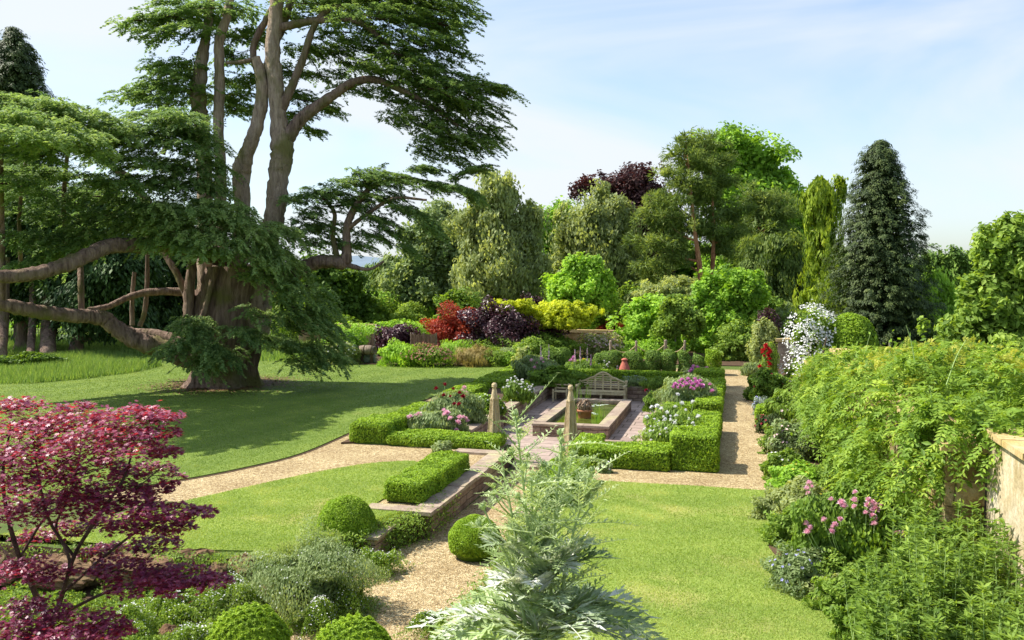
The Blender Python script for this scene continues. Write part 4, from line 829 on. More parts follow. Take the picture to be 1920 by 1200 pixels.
# the broad pale shoulder on the left, reaching towards the camera
pads('foliage_layer', [(30, 195, 90, 13, -7, .06), (120, 215, 80, 14, -6, .16), (190, 245, 70, 14, -5, .2), (40, 222, 90, 14, -9, .06), (120, 250, 80, 13, -8, .12), (-60, 200, 90, 14, -8), (-140, 215, 100, 14, -9), (235, 270, 50, 12, -4, .22), (150, 280, 70, 12, -7, .12), (60, 255, 70, 12, -10, .05), (200, 222, 40, 8, -5, .3), (-40, 250, 90, 13, -11), (90, 195, 60, 9, -6, .12)], 'cedar', dens=1.3, tint=(.68, .15, .16), droop=.42)
pads('foliage_layer', [(310, 225, 70, 13, -3, .12), (350, 245, 55, 12, -2, .25), (270, 250, 60, 14, -3.5, .05), (330, 275, 60, 14, -3, .18), (380, 262, 34, 9, -1.6, .3), (240, 300, 60, 14, -4, .12), (300, 310, 60, 14, -3, .1), (370, 320, 50, 14, -2, .25), (400, 350, 30, 11, -1.6, .4), (350, 345, 50, 14, -2.5, .15), (290, 345, 60, 13, -3, .1), (345, 215, 40, 8, -2, .15), (400, 305, 30, 11, -1.2, .4), (395, 385, 40, 10, -2, .2)], 'cedar', dens=1.3, tint=(.52, .16, .16), droop=.42)
pads('foliage_layer', [(60, 320, 70, 13, -5, .1), (150, 335, 70, 13, -5, .1), (90, 370, 70, 13, -4, .12), (200, 370, 60, 14, -3, .12), (20, 400, 60, 14, -4), (140, 410, 60, 14, -3, .1), (230, 410, 55, 13, -3, .1), (180, 440, 50, 12, -3, .1), (100, 450, 50, 10, -3.5, -.1), (250, 345, 60, 13, -4, .1), (20, 345, 60, 12, -7), (60, 290, 60, 10, -7, .1), (270, 385, 50, 12, -3, .1), (40, 440, 60, 10, -4)], 'cedar', dens=1.0, tint=(.42, .16, .15), droop=.42)
# the skirt in front of the bole
pads('foliage_layer', [(330, 395, 70, 12, -3, .05), (400, 405, 70, 13, -3.2, .12), (290, 415, 60, 12, -3, -.1), (450, 420, 60, 14, -3, .3), (350, 430, 70, 13, -3.6, .05), (490, 450, 45, 14, -2.6, .5), (410, 450, 60, 14, -3.6, .2), (320, 455, 50, 11, -3.4, -.1), (470, 480, 50, 14, -3.2, .4), (515, 470, 40, 13, -2.2, .5), (530, 430, 30, 10, -1.8, .4), (380, 470, 40, 10, -3.8, .15), (420, 385, 50, 9, -2.6, .1)], 'cedar', dens=1.4, tint=(.66, .15, .16), droop=.55)
pads('foliage_layer', [(540, 500, 50, 15, -1.8, .5), (570, 535, 50, 16, -1.6, .5), (500, 520, 50, 15, -2.4, .4), (600, 575, 40, 16, -1.4, .6), (545, 570, 50, 16, -1.8, .4), (608, 615, 35, 15, -1.4, .5), (555, 615, 50, 16, -1.8, .35), (505, 595, 45, 15, -2.2, .3), (598, 650, 40, 13, -1.5, .3), (550, 650, 45, 13, -1.8, .25), (510, 640, 35, 13, -2, .3), (615, 672, 26, 8, -1.4, .3), (565, 678, 30, 8, -1.6, .2), (585, 600, 45, 14, -2, .5), (530, 540, 50, 14, -2.6, .45)], 'cedar', dens=.75, tint=(.54, .16, .16), droop=.38)
pads('foliage_layer', [(365, 620, 34, 13, -2.6, .2), (390, 645, 40, 13, -2.8, .3), (345, 648, 36, 11, -2.6, -.1), (370, 600, 22, 9, -2.4), (420, 660, 30, 11, -2.6, .3), (150, 460, 45, 9, -3, -.25), (110, 480, 45, 7, -3.4, -.3), (60, 495, 30, 6, -4), (180, 455, 25, 8, -2.4), (385, 680, 18, 7, -2.6, .3), (450, 620, 26, 9, -2.8, .2)], 'cedar', dens=1.1, tint=(.42, .15, .16), droop=.55)
# low right layer
pads('foliage_layer', [(560, 372, 36, 10, -.4, -.25), (610, 362, 45, 10, -.5), (660, 345, 55, 10, -.8), (720, 335, 55, 9, -1), (780, 345, 50, 8, -1, .1), (690, 322, 34, 6, -.8), (790, 318, 26, 6, -1), (840, 352, 40, 6, -1.2, .15), (870, 325, 34, 5, -1.2, -.4), (880, 360, 22, 5, -1.2, .4), (700, 370, 55, 9, -.6), (640, 385, 50, 10, -.4), (585, 400, 45, 11, -.4, -.2), (560, 430, 36, 10, -.2, -.2), (740, 385, 40, 7, -.8, .3), (780, 400, 34, 6, -.8, .4), (610, 425, 40, 10, 0), (700, 410, 34, 7, -.6, .2), (690, 440, 30, 6, -.4, .2), (600, 455, 40, 10, .2), (660, 460, 22, 6, 0), (720, 430, 20, 5, -.6, .3), (800, 425, 18, 5, -1, .5), (760, 460, 14, 4, -.8, .6)], 'cedar', dens=.9, tint=(.42, .15, .16), droop=.35)

# ================================================================ TREES BEHIND
def ground_at(u, d): p = EYE + fh * d + rt * (u - 960) * d / F_PX; return np.array([p[0], p[1], 0.0])
def T(name, label, u, d, blobs, mat, bark='bark', ncl=150, crad=.75, per=60, L=.17, W=.10, style='broad', r0=.25, tint=(.5, .16, .14), deep=.9, **kw):
    return tree(name, label, 'tree', blobs_px(blobs, d, deep), ground_at(u, d), (M[mat], M[bark]), ncl, crad, per, L, W, style, r0, tint, **kw)
T('birch_tree', 'tall silvery weeping birch, tallest tree between cedar and copper beech', 935, 62, [(930, 375, 36, 45), (915, 430, 50, 55), (955, 440, 45, 55), (935, 500, 72, 62), (895, 530, 42, 45), (980, 520, 42, 50), (985, 430, 26, 40), (940, 350, 22, 22)], 'birch', 'bark_birch', 260, .8, 70, .17, .075, 'weep', .28)
T('lime_tree', 'grey-green rounded tree left of the weeping birch', 815, 68, [(835, 435, 40, 38), (800, 470, 40, 45), (850, 480, 40, 55), (800, 525, 45, 45), (860, 540, 45, 45), (770, 545, 30, 30)], 'greygreen', ncl=190, crad=.9, per=60, tint=(.4, .16, .14))
T('dark_tree', 'dark broad tree filling the gap right of the cedar skirt', 610, 66, [(590, 545, 55, 45), (640, 540, 45, 38), (560, 590, 60, 50), (640, 590, 55, 45), (600, 510, 35, 25)], 'green', ncl=170, crad=.9, tint=(.3, .14, .13))
m_ = thing('conifer_tree', 'small pointed conifer on the skyline between cedar and grey-green tree', 'tree', ground_at(738, 78)); m = MB(); profile(m, [(484, 735, 739), (505, 720, 752), (535, 706, 768), (590, 700, 775)], 260, .2, .09, 78, 'up', 16, .8, (.42, .14, .13)); m.build('crown', M['pine'], m_); m = MB(); m.tube([ground_at(738, 78), P(738, 500, 78)], [.2, .05], 7); m.build('trunk', M['bark'], m_)
m_ = thing('conifer_tree', 'low blunt conifer beside the distant blue hill', 'tree', ground_at(700, 80)); m = MB(); profile(m, [(505, 698, 706), (525, 690, 718), (560, 684, 726), (600, 680, 730)], 200, .2, .09, 80, 'up', 16, .8, (.36, .14, .13)); m.build('crown', M['yew'], m_); m = MB(); m.tube([ground_at(700, 80), P(700, 520, 80)], [.2, .05], 7); m.build('trunk', M['bark'], m_)
T('beech_tree', 'fresh green broad tree right behind the weeping birch', 1045, 76, [(1045, 430, 40, 40), (1010, 470, 42, 45), (1070, 470, 42, 45), (1030, 520, 50, 45), (1000, 540, 30, 40), (1080, 530, 40, 40)], 'bright', ncl=200, crad=1.0, per=60, tint=(.4, .16, .14))
T('pendulous_tree', 'tall olive grey-green tree left of the dark copper beech', 1125, 67, [(1125, 402, 34, 40), (1105, 435, 50, 52), (1150, 430, 40, 55), (1125, 490, 60, 55), (1090, 510, 40, 45), (1165, 500, 35, 50)], 'birch', ncl=240, crad=.85, per=65, L=.17, W=.085, style='weep', tint=(.42, .16, .14))
T('copper_beech', 'dark purple copper beech rising behind the olive-green tree', 1195, 76, [(1195, 362, 46, 42), (1170, 395, 50, 48), (1222, 395, 42, 48), (1195, 450, 60, 60), (1145, 362, 34, 28), (1190, 510, 50, 60), (1100, 352, 22, 14)], 'copper', ncl=220, crad=1.0, per=55)
T('acid_green_shrub', 'bright acid-green bushy tree in front of the olive-green tree', 1092, 55, [(1095, 520, 36, 30), (1060, 545, 32, 30), (1120, 555, 36, 36), (1080, 575, 40, 30)], 'bright', ncl=130, crad=.6, L=.13, W=.08, tint=(.62, .16, .14))
T('oak_tree', 'big rounded leafy green tree behind the two pines', 1400, 84, [(1375, 295, 50, 38), (1420, 330, 50, 45), (1455, 375, 45, 45), (1390, 375, 60, 55), (1480, 420, 36, 45), (1430, 430, 60, 55), (1345, 290, 40, 36), (1400, 500, 80, 60), (1480, 490, 40, 50)], 'bright', ncl=330, crad=1.3, per=60, L=.22, W=.14, tint=(.38, .17, .14), r0=.45)
T('pine_tree', 'tall orange-trunked pine with open feathery layers, left of its pair', 1305, 60, [(1285, 262, 20, 20), (1282, 290, 40, 14), (1300, 310, 45, 14), (1262, 328, 30, 12), (1300, 345, 45, 15), (1270, 375, 50, 16), (1240, 410, 40, 20), (1290, 420, 45, 18), (1235, 455, 45, 22), (1275, 480, 40, 18), (1225, 500, 40, 20), (1240, 535, 45, 18)], 'pine', 'bark_pine', 230, .6, 70, .17, .03, 'needle', .30, inner=.1, top=P(1287, 275, 60), nl=8, deep=.8)
T('pine_tree', 'orange-trunked pine with the barer lower trunk, right of its pair', 1338, 61, [(1322, 275, 34, 16), (1335, 305, 42, 16), (1350, 340, 38, 16), (1325, 365, 36, 14), (1350, 400, 45, 15), (1320, 430, 34, 12), (1365, 440, 38, 14), (1345, 470, 32, 10)], 'pine', 'bark_pine', 190, .6, 70, .17, .03, 'needle', .26, inner=.1, top=P(1330, 285, 61), nl=7, deep=.8, tint=(.4, .15, .14))
T('pine_tree', 'dusky flat-topped pine between the orange pines and golden weeping tree', 1430, 68, [(1430, 375, 45, 16), (1455, 400, 50, 16), (1415, 420, 50, 18), (1450, 445, 45, 18), (1410, 470, 50, 18)], 'pine', 'bark_pine', 150, .7, 65, .18, .034, 'needle', .3, inner=.15, tint=(.36, .15, .14), deep=.8, top=P(1430, 372, 68))
T('yew_tree', 'dark upright yew mass left of the golden weeping conifer', 1450, 57, [(1450, 480, 45, 42), (1420, 540, 45, 50), (1475, 530, 42, 55), (1445, 590, 55, 40), (1490, 580, 25, 40)], 'pine', ncl=230, crad=.7, per=60, L=.16, W=.045, style='upright', tint=(.34, .15, .14))
t = thing('golden_conifer', 'narrow lime-gold weeping conifer with hanging strands and hooked leader', 'tree', ground_at(1545, 52))
m = MB(); m.tube(spline([ground_at(1545, 52), P(1540, 480, 52), P(1533, 345, 52)], 5), np.linspace(.22, .06, 11), 8); m.tube(spline([P(1545, 400, 52), P(1568, 345, 52), P(1574, 330, 52), P(1582, 342, 52)], 4), [.06] * 8 + [.04] * 5, 6); m.build('trunk', M['bark'], t)
m = MB(); profile(m, [(338, 1524, 1545), (350, 1508, 1556), (375, 1506, 1566), (420, 1514, 1568), (470, 1516, 1572), (520, 1512, 1582), (560, 1500, 1590), (590, 1488, 1600), (620, 1478, 1604)], 520, .15, .05, 52, 'weep', 26, .42, (.42, .2, .15)); pp = blobs_px([(1574, 340, 7, 9), (1580, 356, 6, 14)], 52); crown(m, pp, 40, .25, 24, .12, .045, 0, 'weep'); m.build('crown', M['goldweep'], t)
t = thing('dark_cypress', 'tall dense dark blue-green cypress cone on the right', 'tree', ground_at(1655, 41))
m = MB(); m.tube([ground_at(1655, 41), P(1648, 330, 41)], [.35, .06], 8); m.build('trunk', M['bark'], t)
m = MB(); profile(m, [(268, 1643, 1647), (285, 1630, 1656), (305, 1618, 1668), (335, 1612, 1680), (375, 1600, 1696), (430, 1584, 1712), (490, 1576, 1726), (560, 1572, 1732), (620, 1574, 1736), (690, 1582, 1740)], 3300, .058, .025, 41, 'cone', 30, .30, (.45, .2, .2)); m.build('crown', M['cypress'], t)
for i, (u, vt) in enumerate([(1705, 488), (1748, 470), (1790, 464), (1832, 462), (1872, 460), (1915, 458), (1960, 456)]):
    d = 78; t = thing('hedge_conifer', ['dark tall hedge conifer directly right of the cypress cone', 'dark tall hedge conifer, second right of the cypress cone', 'tallest spiky-topped hedge conifer in the middle of the far dark row', 'dark hedge conifer with brown dead patch in the far row', 'dark hedge conifer right where the leafy tree begins to cover the row', 'dark hedge conifer mostly behind the leafy right-hand tree', 'last hedge conifer at the right edge of the photo'][i], 'tree', ground_at(u, d), 'far row of dark hedge conifers')
    m = MB(); crown(m, blobs_px([(u, vt + 26, 26, 26), (u - 6, vt + 60, 30, 32), (u + 6, vt + 100, 32, 36), (u, vt + 135, 32, 30)], d), 110, .8, 46, .22, .09, 0, 'spray', (.5, .17, .15)); m.build('crown', M['yew'], t); m = MB(); m.tube([ground_at(u, d), P(u, vt + 15, d)], [.25, .05], 6); m.build('trunk', M['bark'], t)
T('walnut_tree', 'leafy mid-green tree at the right edge beyond the wisteria wall', 1885, 27, [(1905, 440, 34, 34), (1880, 490, 40, 40), (1920, 520, 50, 60), (1860, 550, 45, 40), (1835, 600, 42, 40), (1900, 600, 60, 50), (1808, 640, 36, 34), (1860, 650, 60, 40), (1940, 640, 60, 50)], 'green2', ncl=260, crad=.42, per=46, L=.115, W=.062, tint=(.5, .17, .15), r0=.18)
T('willow_shrub', 'feathery yellow-green shrub between cypress and leafy right-hand tree', 1755, 42, [(1752, 550, 22, 26), (1762, 590, 34, 36), (1745, 630, 36, 40), (1775, 640, 30, 36)], 'bright', ncl=130, crad=.5, per=50, L=.12, W=.05, style='upright', tint=(.5, .15, .15), r0=.08)
# mid-height leafy trees in front of the pines
T('maple_tree', 'fresh green rounded small tree behind the rope posts', 1222, 49, [(1220, 592, 38, 26), (1200, 620, 36, 28), (1240, 622, 36, 30), (1215, 645, 45, 18)], 'bright', ncl=130, crad=.5, L=.11, W=.07, tint=(.66, .15, .14), r0=.09)
T('dogwood_tree', 'layered grey-green small tree under the two orange pines', 1255, 54, [(1255, 545, 50, 14), (1225, 560, 40, 12), (1285, 560, 40, 14), (1250, 580, 50, 14)], 'birch', ncl=120, crad=.5, L=.12, W=.06, style='spray', tint=(.55, .15, .14), r0=.1)
T('young_tree', 'young tree with slim straight trunk beside the rope posts', 1268, 47, [(1268, 585, 26, 26), (1255, 610, 26, 20), (1288, 605, 28, 24)], 'green2', 'bark_birch', ncl=90, crad=.4, L=.1, W=.055, tint=(.5, .15, .14), r0=.07)
T('maple_tree', 'glossy fresh green tree in front of the dark yew mass', 1355, 51, [(1345, 560, 40, 36), (1385, 545, 40, 36), (1320, 600, 38, 36), (1370, 600, 48, 40), (1400, 580, 36, 40), (1340, 640, 50, 28)], 'bright', ncl=230, crad=.55, L=.12, W=.075, tint=(.5, .17, .14), r0=.12)
T('laurel_shrub', 'large leafy green shrub at the top end of the gravel path', 1390, 46, [(1385, 650, 38, 30), (1420, 655, 30, 26), (1365, 670, 30, 20), (1405, 680, 30, 14)], 'green2', ncl=150, crad=.45, L=.10, W=.05, tint=(.5, .17, .14), r0=.06)
# left, behind the cedar
t = thing('dark_conifer', 'dark spire of a tall conifer above the cedar at the far left', 'tree', ground_at(45, 56)); m = MB(); m.tube([ground_at(38, 56), P(40, 110, 56)], [.5, .08], 9); m.build('trunk', M['bark'], t)
m = MB(); profile(m, [(62, 40, 42), (80, 32, 52), (100, 18, 66), (140, 2, 80), (190, -14, 92), (260, -30, 110), (400, -45, 130), (560, -40, 125)], 1900, .10, .042, 56, 'cone', 26, .45, (.42, .17, .15)); m.build('crown', M['cypress'], t)
t = thing('dark_conifer', 'second dark conifer spire cut by the left edge of the photo', 'tree', ground_at(-30, 58)); m = MB(); m.tube([ground_at(-30, 58), P(-25, 120, 58)], [.5, .08], 9); m.build('trunk', M['bark'], t)
m = MB(); profile(m, [(85, -12, 2), (120, -45, 8), (200, -75, 20), (400, -110, 40), (560, -100, 40)], 1000, .10, .042, 58, 'cone', 26, .45, (.42, .17, .15)); m.build('crown', M['cypress'], t)
for u, d, tr_u, lab, bl in [(60, 50, 38, 'dark yew with reddish trunk behind the cedar limbs at far left', [(50, 420, 80, 70), (0, 480, 70, 70), (90, 500, 70, 60), (40, 560, 70, 50)]), (140, 49, 86, 'dark yew with pair of trunks under the upper cedar limb', [(140, 400, 80, 60), (170, 470, 80, 60), (110, 540, 60, 50)]), (160, 48, 138, 'dark yew with leaning flared trunk at the meadow edge', [(210, 520, 70, 60), (150, 590, 50, 40), (230, 600, 40, 30)]), (300, 54, 300, 'dark yew filling the shade directly left of the cedar bole', [(290, 450, 70, 60), (330, 520, 60, 60), (270, 530, 60, 55), (320, 590, 60, 45), (390, 540, 50, 60)])]:
    T('yew_tree', lab, tr_u, d, bl, 'yewdark', 'bark_cedar', 240, .85, 46, .16, .06, 'spray', .42, (.45, .17, .15), nl=4)
t = MB()
for (u, vb, w1, w0) in [(-3, 672, 30, 60), (58, 668, 14, 26), (90, 668, 26, 34)]:
    d = depth(G(u, vb)); t = MB(); g = G(u, vb + 6); t.tube(spline([g - [0, 0, .1], g + [0, 0, .4], P(u + 3, vb - 70, d), P(u + 6, vb - 190, d)], 4), np.array([w0] + [w1] * 12)[:13] * .5 * d / F_PX, 9, rough=.05)
    x = t.build('tree_trunk', M['bark_cedar'], None, g); tag(x, {-3: 'flared dark trunk cut off by the left edge of the photo', 58: 'slim pale trunk between the reddish and the twin trunks', 90: 'stout shaded trunk in the middle of the dark group at left'}[u], 'tree')
T('hazel_tree', 'sunlit light green bush glimpsed under the cedar limbs', 255, 72, [(240, 600, 50, 26), (290, 590, 50, 30), (200, 610, 40, 20), (340, 605, 50, 26)], 'bright', ncl=140, crad=.8, L=.2, W=.12, tint=(.6, .17, .14), r0=.12)
T('hazel_tree', 'pale sunlit bush at the far left behind the dark trunks', 40, 74, [(20, 640, 60, 20), (90, 640, 50, 18), (-40, 630, 50, 26)], 'bright', ncl=110, crad=.8, L=.2, W=.12, tint=(.6, .17, .14), r0=.1)
for i, (u, vt, hw, mat, lab) in enumerate([(585, 505, 60, 'green', 'dark woodland tree seen through the gap right of the cedar bole'), (880, 470, 60, 'green2', 'woodland tree filling the gap left of the birch'), (1000, 395, 50, 'green2', 'woodland tree top showing right of the birch'), (1075, 440, 60, 'green', 'woodland tree behind the fresh green beech'), (1240, 430, 70, 'green', 'dark woodland tree behind the layered small tree'), (1320, 470, 70, 'green', 'dark woodland tree between the two pine trunks'), (1490, 430, 50, 'green', 'dark woodland tree directly behind the golden weeping conifer'), (760, 515, 40, 'green2', 'low woodland tree right of the small pointed conifers'), (1560, 470, 60, 'green', 'woodland tree between golden conifer and cypress'), (665, 560, 50, 'green', 'low dark woodland bush under the distant hill')]):
    T('woodland_tree', lab, u, 92, [(u, vt + 35, hw * .7, 35), (u - hw * .5, vt + 75, hw * .7, 45), (u + hw * .5, vt + 80, hw * .7, 45), (u, vt + 130, hw * 1.1, 55)], mat, ncl=130, crad=1.2, per=44, L=.22, W=.13, tint=(.52, .18, .15), r0=.3)
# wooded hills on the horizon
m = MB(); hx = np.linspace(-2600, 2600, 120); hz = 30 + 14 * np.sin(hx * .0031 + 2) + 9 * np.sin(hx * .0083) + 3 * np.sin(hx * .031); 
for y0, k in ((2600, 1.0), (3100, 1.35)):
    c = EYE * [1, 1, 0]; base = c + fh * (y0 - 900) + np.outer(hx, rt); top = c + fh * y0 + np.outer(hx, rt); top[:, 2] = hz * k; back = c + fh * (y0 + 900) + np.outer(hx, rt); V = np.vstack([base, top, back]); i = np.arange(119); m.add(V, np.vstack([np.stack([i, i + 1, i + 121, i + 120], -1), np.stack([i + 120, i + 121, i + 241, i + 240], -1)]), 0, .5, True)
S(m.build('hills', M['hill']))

# ================================================================ FAR BORDER BEHIND THE MAIN LAWN
B = lambda n_, l_, c_, u, vb, vt, w, *a, **k: shrub(n_, l_, c_, u, vb, vt - 3, w * 1.25, *a, **k)
wall_run('garden_wall', 'low stone boundary wall with pale coping at the far left end of the border', [(tuple(P(560, 640, 54) * [1, 1, 0]), (P(560, 640, 54)[0] + 10.5, P(560, 640, 54)[1] + .35, P(600, 612, 54)[2]))], [(tuple(P(560, 640, 54) * [1, 1, 0] + [0, -.06, P(600, 612, 54)[2] + .002]), (P(560, 640, 54)[0] + 10.5, P(560, 640, 54)[1] + .4, P(600, 606, 54)[2]))], wm='oldwall', cm='oldcope')
c0 = P(1010, 640, 53) * [1, 1, 0]; wall_run('garden_wall', 'stone boundary wall with pale coping behind the golden tree', [((c0[0], c0[1], 0), (c0[0] + 7.5, c0[1] + .35, P(0, 622, 53)[2]))], [((c0[0], c0[1] - .05, P(0, 622, 53)[2] + .002), (c0[0] + 7.5, c0[1] + .4, P(0, 617, 53)[2]))], wm='oldwall', cm='oldcope')
for u0, u1, lab in ((676, 704, 'small piece of woven hurdle fence left of the purple shrub'), (770, 822, 'woven hurdle fence panel between purple and scarlet shrubs')):
    d = 46.5; a = P(u0, 655, d); b = P(u1, 655, d); zt = P(0, 626, d)[2]; t = thing('hurdle_fence', lab, 'fence', ((a[0] + b[0]) / 2, a[1], 0)); m = MB(); n = int((b[0] - a[0]) / .1)
    for k in range(n): x = a[0] + (b[0] - a[0]) * k / n; m.box((x, a[1] + U(-.01, .01), 0), (x + .09, a[1] + .025, zt + U(-.04, .04)))
    m.build('panel', M['hurdle'], t); m = MB()
    for k in range(3): x = a[0] + (b[0] - a[0]) * k / 2; m.tube([(x, a[1] + .06, 0), (x, a[1] + .06, zt + .08)], [.04, .035], 6)
    m.build('stake', M['post'], t)
B('hedge_bush', 'long light green bushy hedge behind the boundary wall', 'hedge', 745, 612, 545, 150, 'bright', 9000, .13, .075, tint=(.5, .18, .16), deep=.4, rough=.1, stems=False)
B('leafy_bush', 'pale green leafy bush in front of the light green hedge', 'shrub', 772, 625, 572, 62, 'green2', 3000, .1, .055, tint=(.65, .16, .16))
B('climber', 'yellow-green climber trailing along the wall between hurdle fence pieces', 'climber', 735, 664, 606, 180, 'bright', 6000, .085, .045, tint=(.62, .16, .16), deep=.25, stems=False)
B('leafy_shrub', 'loose green shrub at the left end of the border beside the cedar skirt', 'shrub', 655, 680, 622, 56, 'bright', 3000, .08, .04)
B('variegated_shrub', 'cream-flecked low bush at the lawn edge beside the barrel', 'shrub', 640, 683, 645, 52, 'birch', 2600, .07, .035, flowers=('white', 160, .05))
B('silver_plant', 'small silver-leaved plant in front of the lying barrel', 'plant', 693, 681, 662, 22, 'silver', 1000, .06, .012, 'upright')
# barrel lying on its side
g = G(690, 684); bc = P(688, 656, depth(g) + .4); ax = nrm(rt * 1.0 + fh * -.35); t = thing('wooden_barrel', 'weathered open barrel lying on its side in the border', 'barrel', (bc[0], bc[1], 0)); m = MB(); m.lathe([(.14, -.5), (.19, -.5), (.235, -.2), (.24, .1), (.20, .45), (.16, .45), (.17, .1), (.001, -.1)], bc, 18, axis=ax); m.build('body', M['post'], t); 
for r, z in ((.205, -.42), (.238, -.1), (.222, .3)): m = MB(); m.lathe([(r, z), (r + .012, z), (r + .012, z + .05), (r, z + .05)], bc, 18, axis=ax); m.build('hoop', M['bark'], t)
for x in (-.3, .2): m = MB(); m.box(bc * [1, 1, 0] + [x, -.1, 0], bc + [x + .1, .1, -.2]); m.build('cradle', M['bark'], t)
B('purple_smoke_bush', 'rounded dark purple bush in front of the wall climber', 'shrub', 742, 668, 613, 62, 'purple', 2600, .1, .075, tint=(.55, .2, .18))
B('perennial_mound', 'yellow-green leafy mound at the lawn edge below the purple bush', 'plant', 752, 686, 645, 66, 'bright', 2800, .075, .03, 'upright', tint=(.65, .15, .16))
B('pink_grass', 'haze of reddish flower stems over green leaves at the lawn edge', 'plant', 808, 687, 650, 74, 'green', 2000, .07, .03, 'upright', flowers=('pinkplume', 500, .06), tint=(.55, .16, .16))
B('pink_flower_clump', 'coral-pink flower clump under the scarlet bush', 'plant', 815, 670, 640, 48, 'pinkplume', 1800, .06, .02, 'upright')
B('feathery_bush', 'fluffy fresh green bush between coral flowers and golden grass', 'shrub', 855, 678, 642, 62, 'bright', 3200, .07, .018, 'upright', tint=(.6, .15, .18))
B('golden_grass', 'golden tufted grass fountain at the lawn edge', 'grass', 886, 687, 655, 56, 'drygrass', 2600, .13, .012, 'upright', rough=.2)
B('green_mound', 'round mid-green mound right of the golden grass', 'plant', 928, 687, 658, 44, 'green2', 2000, .06, .025)
B('green_mound', 'low pale green mound at the lawn edge, nearest the corner', 'plant', 956, 687, 664, 44, 'bright', 2000, .05, .022)
B('grey_green_mound', 'grey-green feathery mound behind the lawn corner', 'plant', 972, 684, 650, 60, 'greygreen', 2600, .06, .022)
B('scarlet_smoke_bush', 'scarlet and orange bush, brightest red in the border', 'shrub', 862, 668, 585, 100, 'redleaf', 4600, .11, .065, tint=(.55, .2, .18), rough=.2)
B('dark_smoke_bush', 'dark purple bush between scarlet bush and golden tree', 'shrub', 928, 672, 578, 110, 'purple', 4600, .11, .08, tint=(.42, .2, .18), rough=.2)
B('dark_smoke_bush', 'dark purple bush below the golden foliage', 'shrub', 1000, 668, 596, 90, 'purple', 3600, .11, .08, tint=(.35, .2, .18), rough=.2)
B('dark_smoke_bush', 'small dark purple crest poking above the golden foliage', 'shrub', 996, 640, 556, 44, 'purple', 1500, .1, .075, tint=(.4, .2, .18), z=0)
t = tree('golden_tree', 'bright golden-yellow spreading small tree in the border', 'tree', blobs_px([(1050, 582, 45, 14, 0), (1015, 590, 36, 12, .5), (1085, 585, 34, 14), (1060, 604, 45, 14, -.4), (1025, 606, 30, 10), (960, 576, 30, 10, -.3), (935, 570, 16, 7, -.3), (990, 580, 26, 9, -.3)], 47.5), ground_at(1055, 47.5), (M['gold'], M['bark']), 150, .3, 60, .085, .05, 'broad', .08, (.55, .17, .16), nl=8)
B('green_shrub', 'mid-green shrub in front of the dark purple bush and golden tree', 'shrub', 945, 676, 632, 70, 'green2', 3400, .075, .04, tint=(.45, .16, .16))
B('green_shrub', 'broad green shrub bank below the golden tree', 'shrub', 1020, 672, 628, 110, 'green', 4600, .075, .04, tint=(.62, .18, .16), deep=.5)
B('red_barberry', 'small dark red bush top behind the red-leaved rose', 'shrub', 1113, 640, 592, 30, 'redleaf', 900, .08, .045, tint=(.35, .15, .16))
B('red_barberry', 'dark red spreading bush above the pale flowers', 'shrub', 1150, 645, 606, 46, 'redleaf', 1500, .08, .045, tint=(.3, .15, .16))
B('elder_bush', 'frothy cream-pink flowering bush left of the rope posts', 'shrub', 1122, 668, 628, 72, 'birch', 2600, .07, .035, flowers=('palepink', 420, .06), tint=(.7, .15, .15))
B('pink_rose_bush', 'pale pink rose cluster at the foot of the red bush', 'shrub', 1150, 666, 640, 44, 'green2', 1200, .06, .03, flowers=('palepink', 220, .065))
B('green_shrub', 'dense green bush just left of the tall yew block', 'shrub', 1000, 690, 640, 60, 'green2', 3400, .065, .035, tint=(.5, .18, .16))
B('green_shrub', 'light green low bush under the small rounded tree', 'shrub', 1225, 672, 640, 90, 'bright', 3000, .07, .04, tint=(.55, .16, .16), deep=.5)
for u, vb, vt, w, mat, lab in [(590, 640, 575, 110, 'green', 'dark green shrub bank behind the cedar skirt'), (690, 622, 560, 90, 'green2', 'shrub bank left of the light green hedge'), (860, 640, 556, 80, 'green', 'dark shrub bank under the grey-green tree'), (915, 625, 545, 80, 'green', 'dark shrubs under the weeping birch'), (980, 625, 545, 80, 'green2', 'shrubs right of the birch trunk, above the golden leaves'), (1045, 622, 545, 70, 'bright', 'light shrubs behind the golden tree'), (1120, 640, 560, 90, 'green', 'dark shrub bank between acid-green tree and red bush'), (1175, 640, 548, 70, 'green2', 'green shrub bank left of the small rounded tree'), (1440, 650, 560, 90, 'green', 'dark shrub bank behind the glossy green tree'), (1500, 660, 590, 70, 'green2', 'shrub bank at the foot of the golden weeping conifer'), (1300, 650, 590, 90, 'green2', 'green shrubs filling in behind the rope posts')]:
    B('shrub_bank', lab, 'shrub', u, vb, vt, w, mat, 4200, .12, .07, tint=(.5, .18, .16), deep=.6, rough=.2)
